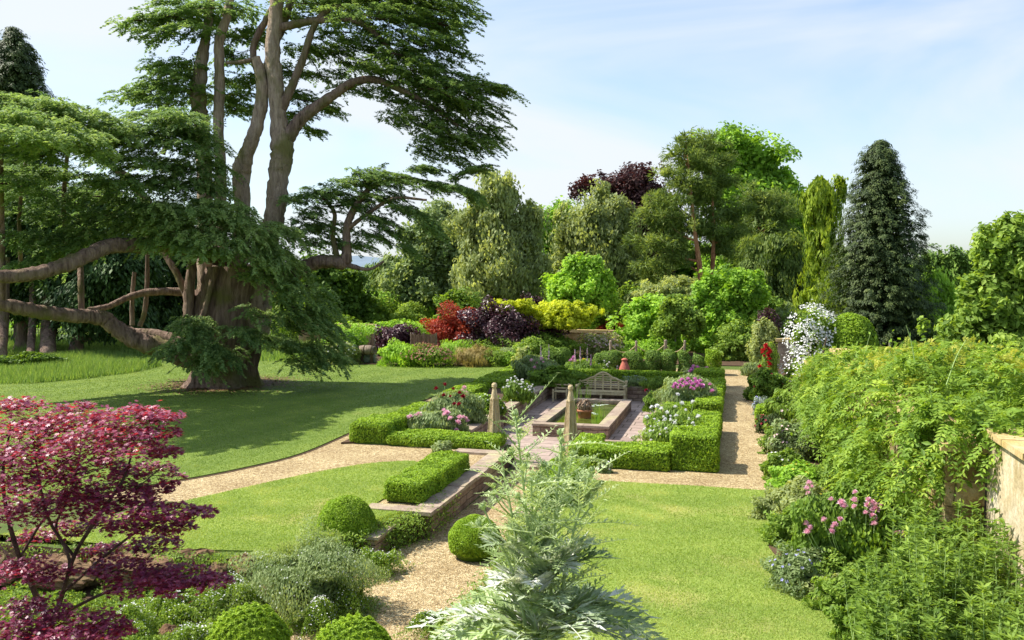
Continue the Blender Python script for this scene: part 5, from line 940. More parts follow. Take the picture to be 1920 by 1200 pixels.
# rope swags on posts
tops = []; 
for i, (u, vt, vb, wd, lab) in enumerate([(1145, 641, 668, 5, 'first rope post from the left, among pale pink roses'), (1193, 642, 672, 4.5, 'second rope post, above the gap of the yew hedge'), (1248, 640, 676, 6, 'stoutest rope post, third in the row'), (1284, 641, 674, 4.5, 'last rope post at the right end of the swags')]):
    d = 43; g = ground_at(u, d); top = P(u, vt, d); t = thing('rope_post', lab, 'post', g, 'timber posts carrying the rope swags'); r = wd * .5 * d / F_PX; m = MB(); m.tube([g, top], [r, r], 8); m.build('shaft', M['post'], t); m = MB(); m.lathe([(r * 1.05, 0), (r * 1.05, .04), (r * .6, .08), (.001, .09)], top + [0, 0, .001], 10); m.build('cap', M['post'], t); tops.append(top)
for i in range(3):
    a, b = tops[i] - [0, 0, .12], tops[i + 1] - [0, 0, .12]; s = np.linspace(0, 1, 14)[:, None]; q = a + (b - a) * s; q[:, 2] -= .38 * 4 * (s * (1 - s))[:, 0]; m = MB(); m.tube(q, .022, 6)
    tag(m.build('rope_swag', M['rope'], None, q[7]), ['rope sagging between the first and second post', 'rope sagging between second and stoutest post', 'short rope sagging from the stoutest post to the last'][i], 'rope')
# brick-red tapering ornament in front of the yew bays
c0 = ground_at(1172, 38.3); c0[2] = .05; zt = P(0, 672, 38.3)[2] - c0[2]; t = thing('terracotta_ornament', 'brick-red bell-shaped ornament standing before the yew bays', 'ornament', c0)
m = MB(); m.lathe([(.30, 0), (.30, .05), (.27, .2), (.20, zt * .55), (.11, zt * .8), (.10, zt * .84), (.001, zt * .86)], c0, 18); m.build('body', M['redclay'], t); m = MB(); m.lathe([(.10, zt * .841), (.15, zt * .9), (.13, zt * .95), (.05, zt), (.001, zt)], c0, 14); m.build('cap', M['redclay'], t)

B = shrub
# ================================================================ SUNKEN GARDEN BEDS
def peony(name, label, u, vb, vt, w, mat, blooms, bm_, bsize, n=5000, z=.05, L=.06, W=.022, cat='flowering plant', tint=(.5, .16, .16), deep=.8, spread=1.0):
    """leafy clump carrying individual flower heads; blooms are (u, v) read off the photograph, or a count"""
    g, d, rw, h = spot(u, vb, vt, w, z); t = thing(name, label, cat, g); m = MB(); hs = h * 1.0
    p, o = lump(m, g + [0, 0, hs * .45], [rw, rw * deep, hs * .55], n, L, W, tint, 0, 'upright', .4, z, .16); m.build('foliage', M[mat], t)
    m = MB(); pts = []
    if isinstance(blooms, int):
        vis = np.where((o @ fh < .3))[0]; pts = [p[i] + o[i] * .02 + [0, 0, U(.02, .10)] for i in rng.choice(vis, blooms, replace=False)]
    else:
        pts = []; cc = g + [0, 0, hs * .45]; rr = np.array([rw, rw * deep, hs * .55]) * 1.1
        for bu, bv in blooms:
            ry = ray(bu, bv); f = lambda w: np.array([w @ rt, w @ fh, w[2]]) / rr
            a, b = f(ry), f(EYE - cc); A, Bq, Cq = a @ a, 2 * a @ b, b @ b - 1; D = Bq * Bq - 4 * A * Cq
            pts.append(EYE + ry * ((-Bq - math.sqrt(D)) / (2 * A) if D > 0 else d - U(0, rw * .3)))
    for q in pts: m.tube(spline([g + (q - g) * [.5, .5, .3], g + (q - g) * [.85, .85, .7], q], 3), [.006] * 7, 4)
    m.build('stems', M['stem'], t); add_blooms(t, pts, bsize, bm_); return t
peony('peony_bush', 'peony bush with crimson blooms on the left bed by the lawn edge', 855, 792, 735, 108, 'greygreen', [(833, 722), (849, 730), (832, 742), (845, 744), (852, 758), (861, 759), (818, 730), (861, 738), (868, 744)], 'crimson', .085, 7000, tint=(.42, .16, .16))
peony('peony_bush', 'pale pink and yellow peonies just behind the crimson ones', 878, 775, 735, 40, 'green2', [(874, 738), (876, 742), (866, 733), (870, 728)], 'palepink', .10, 1500)
peony('peony_bush', 'peony bush with large pink blooms at the corner of the left bed', 815, 812, 770, 120, 'greygreen', [(832, 771), (838, 775), (845, 786), (861, 784), (874, 786), (877, 790), (858, 793), (868, 783), (834, 778), (856, 807), (770, 782), (778, 780), (786, 778), (789, 781), (765, 784)], 'pink', .095, 7000, deep=.6, tint=(.55, .16, .16))
peony('white_iris', 'white iris-like flowers beside the left stone wall top', 972, 752, 714, 58, 'green', 46, 'white', .055, 3000, L=.09, W=.014)
B('white_geranium', 'low sprawling plant with tiny white flowers behind the left obelisk', 'plant', 918, 776, 742, 52, 'green', 2600, .05, .025, flowers=('white', 60, .04), z=.05)
peony('rose_bush', 'grey-leaved rose bush left of the foxgloves with magenta blooms', 1005, 712, 668, 86, 'greygreen', [(997, 677), (1007, 681), (1014, 676), (1019, 680), (1016, 673), (1002, 690)], 'pink', .10, 5000, tint=(.4, .17, .16), L=.08, W=.035)
B('pale_shrub', 'creamy pale-leaved shrub behind the magenta roses', 'shrub', 985, 692, 652, 40, 'birch', 1600, .07, .035, tint=(.75, .15, .16))
B('dark_foliage', 'dark leafy plants filling the bed behind the left wall', 'plant', 1045, 722, 690, 110, 'green', 4200, .07, .04, tint=(.45, .16, .16), z=.05, deep=.4)
B('hosta', 'strappy green leaves overhanging the back wall left of the bench', 'plant', 1068, 722, 702, 70, 'green2', 1500, .12, .028, 'weep', z=.05, deep=.5)
for i, (u, vt, lab) in enumerate([(1014, 648, 'pink foxglove spire, leftmost of the tall pair'), (1029, 646, 'pink foxglove spire, right of the tall pair'), (1078, 654, 'pale pink foxglove spire in front of the dark yew gap'), (1088, 650, 'purple-pink spire, left of the middle cluster'), (1101, 652, 'pink lupin spire, tallest of the middle cluster'), (1108, 664, 'short mauve spire at the right of the middle cluster')]):
    d = 37; g = ground_at(u, d); tp = P(u, vt, d); t = thing('foxglove', lab, 'flower', g, 'foxglove and lupin spires behind the bench'); m = MB(); m.tube([g, tp], [.014, .006], 5); m.build('stem', M['stem'], t); hh = tp[2]
    m = MB(); k = 60; s = U(0, 1, k); a = U(0, 6.28, k); o = np.stack([np.cos(a), np.sin(a), -.4 + 0 * a], 1); p = g + (tp - g) * (.62 + .38 * s)[:, None] + o * (.036 * (1.15 - s))[:, None]; m.leaves(p, o + [0, 0, .6], .03 * (1.2 - .6 * s), .019, U(.2, .8, k), 0, o); m.build('flower_spike', M['pink'] if i != 5 else M['mauve'], t)
    m = MB(); k = 40; a = U(0, 6.28, k); o = np.stack([np.cos(a), np.sin(a), .3 + 0 * a], 1); p = g + [0, 0, .15] + o * U(.05, .25, k)[:, None] + [0, 0, 1] * U(0, .45, k)[:, None] * hh * .5; m.leaves(p, o * -.3 + [0, 0, 1.], .11, .035, U(.2, .8, k), 0, o); m.build('leaves', M['green2'], t)
peony('peony_bush', 'mixed lilac and yellow flowers below the middle spires', 1092, 708, 676, 70, 'green', [(1074, 674), (1069, 677), (1076, 671)], 'mauve', .10, 3400, tint=(.5, .17, .16))
peony('yellow_rose', 'pale yellow roses above the bench arch, left side', 1097, 700, 674, 40, 'green2', [(1088, 677), (1094, 674), (1087, 681), (1102, 684), (1115, 682)], 'yellow', .09, 1300)
peony('white_campanula', 'white bell-flower clump right above the bench arch', 1133, 702, 682, 52, 'green', 24, 'white', .06, 2400, tint=(.5, .16, .16))
peony('red_poppy', 'dark leafy plant with two red flowers left of the red ornament', 1152, 698, 672, 26, 'green', [(1150, 673), (1152, 688), (1172, 668)], 'red', .07, 900)
peony('rose_bush', 'small pink and white rose bush in front of the yew bays', 1222, 700, 677, 36, 'green2', [(1218, 678), (1224, 676), (1232, 680), (1228, 684), (1224, 672), (1236, 676)], 'palepink', .10, 1500)
B('lavender', 'low grey lavender mound above the wall right of the bench', 'plant', 1190, 724, 706, 56, 'greygreen', 2200, .05, .012, 'upright', tint=(.4, .16, .16), z=.05, flowers=('blue', 30, .03))
B('lavender', 'dark green spiky mound beside the lavender, nearer the peonies', 'plant', 1232, 730, 708, 52, 'green2', 2200, .06, .014, 'upright', tint=(.4, .16, .16), z=.05)
peony('peony_bush', 'large peony bush smothered in mauve-pink blooms by the right hedge', 1290, 768, 706, 116, 'greygreen', [(1266, 722), (1273, 716), (1279, 713), (1284, 718), (1290, 712), (1294, 716), (1298, 721), (1288, 722), (1281, 725), (1302, 712), (1305, 718), (1309, 722), (1313, 716), (1316, 724), (1296, 728), (1331, 722), (1336, 735), (1270, 728), (1262, 727), (1275, 722), (1307, 726), (1300, 731)], 'mauve', .10, 8000, tint=(.55, .17, .16))
peony('peony_bush', 'tall mauve-pink peonies behind the large bush, farthest right bed', 1305, 718, 690, 66, 'greygreen', [(1297, 693), (1300, 688), (1312, 696), (1318, 694), (1322, 697), (1313, 702), (1326, 692), (1295, 697), (1308, 690), (1320, 701), (1330, 696)], 'mauve', .11, 3000)
peony('yellow_rose', 'pale yellow flowers left of the farthest mauve peonies', 1265, 712, 698, 40, 'green2', [(1284, 705), (1277, 708), (1270, 703), (1289, 703)], 'yellow', .08, 1200)
peony('rose_bush', 'rose bush with dark red blooms above the paved floor, right of the urn', 1238, 770, 735, 60, 'green', [(1212, 732), (1236, 732), (1256, 725), (1240, 730), (1262, 756), (1250, 740)], 'crimson', .095, 4200, z=-.3, tint=(.45, .16, .16))
peony('white_rose_bush', 'rose bush covered in blush-white flowers by the right hedge', 1264, 836, 762, 118, 'green2', [(1222, 764), (1232, 762), (1240, 768), (1266, 764), (1278, 758), (1310, 783), (1250, 775), (1212, 783), (1285, 770), (1270, 740), (1300, 755)] , 'white', .085, 7000, z=-.1, tint=(.55, .17, .16)).__setitem__('note', 0)
peony('white_rose_bush', 'spray of small white roses spilling over the paving below the bush', 1262, 846, 786, 112, 'green2', 100, 'white', .045, 3400, z=-.1, tint=(.5, .16, .16))
peony('peony_bush', 'few pink blooms rising out of the white rose bush', 1245, 800, 770, 40, 'green', [(1243, 771), (1246, 773), (1256, 778)], 'pink', .09, 900, z=-.1)
B('white_valerian', 'low white-flowered plants at the foot of the white roses', 'plant', 1225, 838, 815, 70, 'greygreen', 2400, .05, .02, z=-.3, flowers=('white', 70, .04), tint=(.6, .16, .16))
B('white_valerian', 'pale flowering tuft at the foot of the right front hedge', 'plant', 1133, 886, 866, 26, 'greygreen', 700, .045, .02, flowers=('white', 40, .03), tint=(.6, .16, .16))
B('white_valerian', 'pale leafy tuft growing out of the left front hedge foot', 'plant', 830, 850, 828, 34, 'greygreen', 900, .045, .025, tint=(.7, .14, .16), stems=False)

# ================================================================ LONG GRASS UNDER THE TREES
t = MB(); mp = [(0, 722), (60, 721), (160, 712), (250, 700), (305, 688), (290, 680), (200, 668), (100, 655), (0, 650), (-120, 650), (-120, 726)]; poly = [g2(*q) for q in mp]; pa = np.array(poly); lo, hi = pa.min(0), pa.max(0); n = 90000; x, y = U(lo[0], hi[0], n), U(lo[1], hi[1], n); k = inside(x, y, poly); x, y = x[k], y[k]; N = len(x)
th = U(0, 6.28, N); a = np.stack([np.cos(th), np.sin(th), 0 * th], 1); h = U(.22, .5, N) * (1 + .3 * np.sin(x * .9) * np.sin(y * .7)); c = np.stack([x, y, 0 * x], 1); ln_ = rng.normal(0, .3, (N, 3)) * [1, 1, 0]; v = np.empty((N, 3, 3)); v[:, 0] = c - a * .022; v[:, 1] = c + a * .022; v[:, 2] = c + (ln_ + [0, 0, 1]) * h[:, None]; t.add(v.reshape(-1, 3), np.arange(N * 3).reshape(N, 3), 0, np.clip(rng.normal(.5, .22, N), 0, 1)); S(t.build('long_grass', M['meadow']), 'stuff')
t = MB(); n = 24000; x, y = U(-60, -19, n), U(40, 52, n); th = U(0, 6.28, n); a = np.stack([np.cos(th), np.sin(th), 0 * th], 1); c = np.stack([x, y, 0 * x], 1); v = np.empty((n, 3, 3)); v[:, 0] = c - a * .03; v[:, 1] = c + a * .03; v[:, 2] = c + (rng.normal(0, .3, (n, 3)) * [1, 1, 0] + [0, 0, 1]) * U(.3, .7, n)[:, None]; t.add(v.reshape(-1, 3), np.arange(n * 3).reshape(n, 3), 0, U(.2, .8, n)); S(t.build('far_meadow_grass', M['meadow']), 'stuff')
B('ivy_patch', 'dark glossy ground ivy around the feet of the left trunks', 'plant', 60, 690, 664, 130, 'green', 3000, .09, .06, tint=(.3, .16, .16), deep=.3, stems=False)
# fallen needles round the cedar foot
t = MB(); n = 5000; th = U(0, 6.28, n); r = 1.2 + np.abs(rng.normal(0, .9, n)); c = np.array([cb[0], cb[1], .045]) + np.stack([np.cos(th) * r, np.sin(th) * r, U(0, .02, n)], 1); t.leaves(c, rdir(n) * .3 + [0, 0, 1], .06, .025, U(0, .6, n), 0); S(t.build('needle_litter', leafmat('needle_litter', (.10, .05, .025), (.18, .10, .05), (.28, .18, .10), 0)), 'stuff')

# ================================================================ RIGHT-HAND WALL, WISTERIA AND BORDER
def pinnate(mb, base, dirs, length, pairs=6, L=.045, W=.017, droop=.5, tint=(.5, .2, .1), mat=0, taper=.5):
    """feathered compound leaves: leaflets in pairs along an arching rib"""
    N = len(base); dirs = nrm(dirs); up = np.array([0, 0, 1.]); sd = nrm(np.cross(dirs, up) + 1e-3); length = np.broadcast_to(length, (N,)); t0 = rng.normal(tint[0], tint[1], N)
    for k in range(pairs + 1):
        s = (k + .6) / (pairs + .6); c = base + dirs * (length * s)[:, None] - up * (droop * length * s ** 2)[:, None]; tg = nrm(dirs - up * 2 * droop * s); sc = (1 - taper * abs(s - .45))
        for sg in ((0,) if k == pairs else (-1, 1)):
            o = nrm(tg * .75 + sd * sg * 1.0 - up * .15 + rdir(N) * .15) if sg else tg; n = nrm(np.cross(sd, tg) * 1.0 + rdir(N) * .3); n = np.where(n[:, 2:3] < 0, -n, n)
            mb.leaves(c + o * L * sc * .9, n, L * sc, W * sc, np.clip(t0 + rng.normal(0, tint[2], N), 0, 1), mat, o)
wall_run('old_garden_wall', 'tall old stone garden wall running away under the wisteria on the right', [((2.58, 12.25, 0), (3.04, 27.0, 2.3)), ((2.6, 27.0, 0), (3.02, 41.0, .9))], [((2.5, 12.2, 2.302), (3.12, 27.0, 2.4)), ((2.52, 27.0, .902), (3.1, 41.0, .98))], wm='oldwall', cm='oldcope')
t = wall_run('old_garden_wall', 'sunlit pale stone wall with ochre coping cut by the right edge', [((3.06, 4.0, 0), (3.6, 12.24, 2.56))], [((2.98, 4.0, 2.562), (3.68, 12.16, 2.64))], wm='palewall', cm='oldcope')
pc = ground_at(1478, 41.6); zt = P(0, 640, 41.6)[2]; wall_run('gate_pier', 'square stone gate pier with lichened cap beside the white rambling rose', [((pc[0] - .45, pc[1] - .4, 0), (pc[0] + .5, pc[1] + .4, zt))], [((pc[0] - .55, pc[1] - .5, zt + .002), (pc[0] + .6, pc[1] + .5, zt + .14))], 'pier', 'coping', 'oldcope')
ws = [(3.6, 34.0, .9, 1.0, 1.8, .7), (3.5, 31.0, 1.0, 1.0, 1.8, .75), (3.1, 28.5, 1.15, 1.0, 1.7, .8), (2.75, 26.0, 1.4, 1.0, 1.7, .85), (2.55, 23.5, 1.5, 1.0, 1.6, .95), (2.5, 21.0, 1.75, .95, 1.5, .95), (2.45, 18.8, 1.75, .9, 1.4, .95), (2.55, 16.6, 2.05, .9, 1.4, .85), (2.7, 14.5, 2.4, .8, 1.2, .7), (2.4, 15.4, 1.4, .7, 1.1, .8), (3.3, 22, 2.0, .9, 1.6, .6), (3.4, 18.5, 2.4, .9, 1.6, .6), (3.5, 15.8, 2.7, .95, 1.3, .6), (4.4, 17.5, 2.4, 1.2, 1.8, .8), (4.3, 14.4, 2.7, .9, 1.2, .62), (3.7, 26, 1.6, 1.0, 2, .7), (5.4, 16.4, 2.45, 1.1, 1.4, .8), (2.95, 12.9, 2.62, .6, .75, .34), (2.4, 14.2, 1.95, .6, .9, .7), (2.4, 13.3, 2.05, .42, .7, .6), (2.6, 12.35, 2.5, .35, .3, .3), (3.2, 12.1, 2.62, .3, .3, .2), (5.0, 21, 2.0, 1.4, 2.2, .9), (4.9, 26, 1.6, 1.4, 2.4, .8), (2.5, 12.7, 1.8, .24, .45, .6), (2.42, 13.3, 1.75, .3, .8, .5)]
t = thing('wisteria', 'huge golden-green feathery wisteria smothering the wall on the right', 'climber', (2.8, 20, 0))
bl = []
for x, y, z, rx, ry, rz in ws: bl.append((np.array([x, y, z]), np.array([rx, ry, rz])))
pc_, pn_ = on_blobs(bl, 1350); wav = np.sin(pc_[:, 0] * 2.1 + pc_[:, 1] * 1.4) * np.sin(pc_[:, 1] * 1.1 + pc_[:, 2] * 2.2); gold = (pn_[:, 2] - .35) * 1.1 + wav * .6 + rng.normal(0, .25, len(pc_)) > .72
m = MB(); k_ = np.repeat(np.arange(len(pc_)), 13); nn = pn_[k_]; fan = nrm(nn * .55 + rdir(len(k_)) * .95 + [0, 0, .1]); p = pc_[k_] + nn * U(-.2, .12, len(pc_))[k_][:, None] + rdir(len(k_)) * .12; sz = U(.7, 1.25, len(pc_))[k_]; tt_ = rng.normal(.46, .2, len(pc_))[k_]; gk = gold[k_]
for ti in np.linspace(.1, .9, 5):
    q_ = (~gk) & (abs(tt_ - ti) <= .1001) if .15 < ti < .85 else (~gk) & ((tt_ <= .2) if ti < .5 else (tt_ > .8))
    if q_.sum(): pinnate(m, p[q_], fan[q_], U(.24, .40, q_.sum()) * sz[q_], 6, .055, .020, .6, (ti, .08, .09))
pinnate(m, p[gk], fan[gk] + [0, 0, .4], U(.16, .28, gk.sum()), 5, .042, .014, .35, (.5, .2, .12), 1)
c = p[rng.integers(0, len(p), 9000)]; m.leaves(c - nn[rng.integers(0, len(p), 9000)] * 0 + rng.normal(0, .22, (9000, 3)) + [0, 0, -.12], rdir(9000), .07, .03, np.clip(rng.normal(.3, .15, 9000), 0, 1), 0)
m.build('foliage', [M['wisteria'], M['wist_gold']], t)
m = MB()
for i in range(26):
    j = rng.integers(0, len(p)); a = p[j]; b = a + nn[j] * U(.2, .5) + [U(-.4, .2), U(-.3, .3), U(.0, .35)]; m.tube(spline([a, (a + b) / 2 + [0, 0, .08], b], 3), np.linspace(.008, .003, 7), 4)
m.build('tendril', M['stem'], t)
for x, y in ((2.5, 15), (2.5, 19.5), (2.5, 25), (2.5, 31)):
    m = MB(); m.tube(spline([(x - .1, y, 0), (x, y + .1, .7), (x + .1, y, 1.5), (x + .3, y + .3, 2.4)], 5), np.linspace(.06, .03, 16), 7, rough=.1); m.build('stem', M['bark'], t)
for i, (u1, v1, u2, v2, dd, lab) in enumerate([(1668, 688, 1667, 642, 21, 'bare upright twig above the wisteria in front of the cypress'), (1728, 695, 1755, 658, 19, 'bleached forked dead branch sticking out of the wisteria')]):
    a, b = P(u1, v1 + 16, dd), P(u2, v2, dd); m = MB(); m.tube(spline([a, (a + b) / 2 + rt * .02, b], 4), np.linspace(.022, .008, 9), 5)
    if i: q = P(1722, 676, dd); m.tube(spline([a + (b - a) * .45, P(1745, 677, dd), P(1775, 678, dd)], 4), np.linspace(.014, .005, 9), 5)
    tag(m.build('dead_branch', M['stone_pale'], None, a), lab, 'branch')
# white rambling rose on the pier
t = thing('rambling_rose', 'cascading white rambling rose beside the gate pier', 'climbing rose', (2.2, 36.5, 0)); bl = blobs_px([(1518, 600, 24, 18), (1535, 612, 26, 20), (1508, 630, 26, 22), (1525, 650, 30, 22), (1540, 668, 30, 16), (1510, 675, 24, 22), (1495, 700, 22, 20), (1560, 664, 20, 10), (1505, 716, 16, 10), (1530, 690, 22, 16)], 37)
m = MB(); crown(m, bl, 150, .3, 36, .06, .035, 0, 'broad', (.55, .17, .16), .3); m.build('foliage', M['green2'], t)
p, nn = on_blobs(bl, 4200); k = (np.sin(p @ rt * 7 + p[:, 2] * 5) * np.sin(p[:, 2] * 7 - p @ rt * 3) > -.35) & (nn @ fh < .4); p, nn = p[k], nn[k]; m = MB(); petals(m, p + nn * .24 + rng.normal(0, .07, p.shape), nn + rdir(len(p)) * .5 + [0, 0, .5], .046 * U(.7, 1.4, len(p)), 5, .6); f = m.build('flowers', M['white'], t); f['kind'] = 'stuff'
m = MB()
for u in (1490, 1510, 1535): a = ground_at(u, 37.2); m.tube(spline([a, a + [.05, 0, 1.0], P(u + 8, 640, 37)], 4), np.linspace(.03, .012, 9), 6)
m.build('stem', M['bark'], t)
# the long border, far to near
peony('climbing_rose', 'scarlet climbing rose left of the gate pier', 1442, 712, 645, 34, 'green2', [(1434, 657), (1437, 652), (1441, 655), (1444, 660), (1430, 662), (1432, 668), (1441, 668), (1443, 674), (1440, 680), (1444, 662), (1436, 648), (1440, 664), (1429, 657), (1440, 690), (1443, 684), (1425, 688)], 'red', .11, 2200, tint=(.7, .15, .16))
B('dark_rose_bush', 'dark green rose bush spilling over the far end of the gravel path', 'shrub', 1440, 752, 695, 76, 'green', 5200, .06, .034, tint=(.42, .17, .16), flowers=('crimson', 26, .05))
B('iris_clump', 'grey-green sword-leaved clump at the far end of the path', 'plant', 1412, 704, 682, 44, 'greygreen', 1200, .14, .018, 'upright', tint=(.5, .16, .16), stems=False)
B('yellow_shrub', 'tall yellow-tinged shrub left of the white rambling rose', 'shrub', 1432, 690, 604, 56, 'birch', 3800, .08, .04, tint=(.65, .2, .16))
B('dark_elder', 'dusky purple-leaved bush top behind the scarlet rose', 'shrub', 1437, 672, 583, 46, 'purple', 1600, .09, .05, tint=(.62, .2, .18))
B('tall_shrub', 'wispy upright shrub between purple bush and white rose', 'shrub', 1470, 660, 572, 40, 'greygreen', 2000, .08, .035, 'upright', tint=(.6, .17, .16))
B('catmint', 'blue-grey catmint at the path edge', 'plant', 1428, 778, 745, 34, 'silver', 1500, .05, .012, 'upright', tint=(.3, .15, .16), flowers=('blue', 60, .03))
g, d, rw, h = spot(1440, 800, 765, 44); hedge('box_cube', 'small clipped dark green cube bush at the path edge', 'topiary', [((g[0] - rw, g[1], 0), (g[0] + rw, g[1] + 1.0, h))], dens=1200, L=.03, W=.018)
B('dark_blue_plant', 'dark blue-green plant with red flecks before the clipped cube', 'plant', 1442, 812, 778, 46, 'cypress', 1800, .06, .016, 'upright', flowers=('crimson', 20, .04), tint=(.55, .2, .16))
B('leafy_perennial', 'green perennials with sparse pink flowers beside the wisteria foot', 'plant', 1485, 800, 735, 90, 'green2', 5200, .06, .024, 'upright', tint=(.5, .18, .16), flowers=('palepink', 40, .045))
B('pink_geranium', 'airy perennials dotted with pale pink flowers at the path side', 'plant', 1490, 862, 790, 92, 'greygreen', 6200, .05, .022, tint=(.5, .17, .16), flowers=('palepink', 130, .035))
B('white_geranium', 'leafy clump with white flecks leaning over the gravel corner', 'plant', 1468, 900, 848, 70, 'green2', 4200, .05, .024, tint=(.5, .17, .16), flowers=('white', 50, .03))
B('yellow_cinquefoil', 'sprawling shrub dotted with small yellow flowers by the gravel corner', 'shrub', 1500, 928, 872, 110, 'bright', 5200, .045, .02, tint=(.5, .18, .16), flowers=('yellow', 80, .03))
B('cream_shrub', 'cream and green leafy shrub bulging over the right lawn edge', 'shrub', 1510, 985, 905, 120, 'birch', 7000, .04, .02, tint=(.62, .2, .18), flowers=('yellow', 40, .026))
B('leafy_shrub', 'deep green bush under the wisteria behind the pink roses', 'shrub', 1640, 930, 850, 190, 'green2', 8000, .05, .026, tint=(.42, .18, .16), deep=.5)
B('grass_tuft', 'thin arching grass fountain hanging below the wisteria', 'grass', 1665, 955, 870, 80, 'drygrass', 700, .16, .005, 'weep', tint=(.4, .2, .1), stems=False)
peony('pink_rose_bush', 'big rose bush with clusters of pink blooms before the wisteria', 1620, 1092, 905, 270, 'green', [(1512, 918), (1518, 908), (1522, 914), (1516, 926), (1558, 938), (1578, 944), (1581, 950), (1603, 951), (1601, 940), (1628, 938), (1634, 943), (1641, 947), (1626, 948), (1632, 957), (1642, 955), (1624, 963), (1636, 968), (1640, 973), (1650, 948), (1697, 926), (1702, 929), (1712, 927), (1715, 924), (1723, 948), (1604, 924), (1513, 983), (1517, 990), (1514, 1000), (1561, 989), (1565, 984), (1559, 997), (1681, 1001), (1694, 998), (1688, 1004), (1546, 976), (1575, 974), (1640, 984)], 'pink', .062, 17000, L=.042, W=.024, tint=(.5, .18, .16), deep=.55, z=0)
B('meadow_cranesbill', 'low sprawling plant with lavender-blue flowers on the lawn edge', 'plant', 1505, 1105, 1030, 120, 'greygreen', 5200, .032, .012, tint=(.42, .17, .16), flowers=('blue', 46, .028), rough=.2)
B('straggly_edging', 'thin yellowing straggle of leaves along the lawn edge', 'plant', 1555, 1120, 1075, 90, 'birch', 2200, .035, .014, tint=(.6, .2, .18), rough=.22)
for u, vb, vt, w, mat, lab in [(1452, 972, 925, 70, 'birch', 'yellowish leafy tuft where the lawn meets the gravel corner'), (1478, 1020, 960, 90, 'green2', 'green leafy clump left of the lowest pink roses'), (1530, 1060, 1000, 100, 'green', 'dark leafy clump between pink roses and lavender-blue flowers'), (1590, 1150, 1080, 110, 'green2', 'green low clump at the lawn edge before the tall perennials'), (1575, 1110, 1040, 110, 'green2', 'leafy mound behind the lavender-blue flowers'), (1625, 1205, 1130, 100, 'green', 'shaded leafy clump low at the lawn edge near the bottom'), (1475, 945, 890, 60, 'bright', 'fresh green clump at the corner of gravel and lawn'), (1560, 935, 880, 110, 'green2', 'green clump under the grass fountain'), (1455, 850, 800, 50, 'green2', 'leafy clump along the gravel beneath the pale pink flowers'), (1545, 860, 790, 90, 'green2', 'leafy clump at the foot of the wisteria by the path')]:
    shrub('edging_plant', lab, 'plant', u, vb, vt, w, mat, 3600, .04, .017, tint=(.5, .18, .16), rough=.22)
def leafy_stems(name, label, pts, hts, mat, L=.055, W=.013, per=34, tint=(.5, .15, .12), cat='perennial', whorl=True):
    """many upright stems clothed in narrow leaves, tufted at the tip"""
    c = np.mean(pts, 0); t = thing(name, label, cat, c); m = MB(); s_ = MB()
    for b, h in zip(pts, hts):
        tip = b + [rng.normal(0, .07), rng.normal(0, .07), h]; s_.tube([b, (b + tip) / 2 + [rng.normal(0, .015), 0, 0], tip], [.006, .005, .003], 4, cap=False); k = per; s = np.sqrt(U(.06, 1, k)); s[:7] = U(.95, 1, 7); th = U(0, 6.28, k); o = np.stack([np.cos(th), np.sin(th), .35 + .5 * s], 1); o = nrm(o); q = b + (tip - b) * s[:, None]
        sc = U(.7, 1.2, k) * (1.15 - .45 * s); m.leaves(q + o * (L * sc)[:, None], np.array([0, 0, 1.]) - o * .3 + rdir(k) * .4, L * sc, W * sc, np.clip(rng.normal(tint[0], tint[1]) + .15 * (s - .6) + rng.normal(0, tint[2], k), 0, 1), 0, o - np.array([0, 0, .25]))
    m.build('foliage', M[mat], t); s_.build('stems', M['stem'], t); return t
def scatter(x0, x1, y0, y1, n): return np.stack([U(x0, x1, n), U(y0, y1, n), np.full(n, .04)], 1)
q = scatter(1.9, 3.0, 9.8, 12.0, 230); leafy_stems('leafy_perennial', 'tall leafy green perennials standing against the old wall end', q, U(1.1, 1.7, 230), 'green2', .08, .022, 56, tint=(.32, .16, .15))
q = scatter(1.35, 2.6, 9.0, 11.2, 240); leafy_stems('leafy_perennial', 'tall leafy green perennials in the near border, left of the wall', q, U(.8, 1.3, len(q)), 'green2', .075, .021, 56, tint=(.30, .16, .15))
q = scatter(1.25, 2.1, 7.4, 9.2, 150); leafy_stems('narrow_leaved_plant', 'dark narrow-leaved plant at the lawn edge in the bottom right', q, U(.4, .9, 150), 'green', .085, .012, 38, tint=(.45, .16, .14))
q = scatter(2.3, 3.0, 8.0, 10.0, 130); leafy_stems('leafy_perennial', 'leafy green stems leaning on the pale wall at the right edge', q, U(1.0, 1.5, 130), 'green2', .075, .02, 56, tint=(.34, .16, .15))
B('leafy_perennial', 'grey-leaved plants between the pink roses and the tall perennials', 'plant', 1640, 1085, 1000, 170, 'green2', 7000, .04, .014, 'upright', tint=(.42, .17, .14))
t = thing('broad_leaved_plant', 'broad-leaved bright green plant in the bottom right corner', 'plant', (2.35, 8.1, 0)); m = MB(); n = 150; c = np.array([2.35, 8.1, .45]) + rng.normal(0, 1, (n, 3)) * [.3, .3, .24]; c[:, 2] = np.maximum(c[:, 2], .1); o = nrm(c - [2.35, 8.1, .1] + rdir(n) * .2); m.leaves(c, o * .3 + [0, 0, 1.] + rdir(n) * .4, U(.06, .10, n), U(.045, .07, n), np.clip(rng.normal(.6, .18, n), 0, 1), 0, o - np.array([0, 0, .4]), .1); m.build('leaves', M['green2'], t); m = MB()
for k in range(40): m.tube(spline([[2.35 + U(-.1, .1), 8.1 + U(-.1, .1), 0], (c[k] + [2.35, 8.1, .3]) / 2, c[k]], 3), [.006] * 7, 4)
m.build('stems', M['stem'], t)

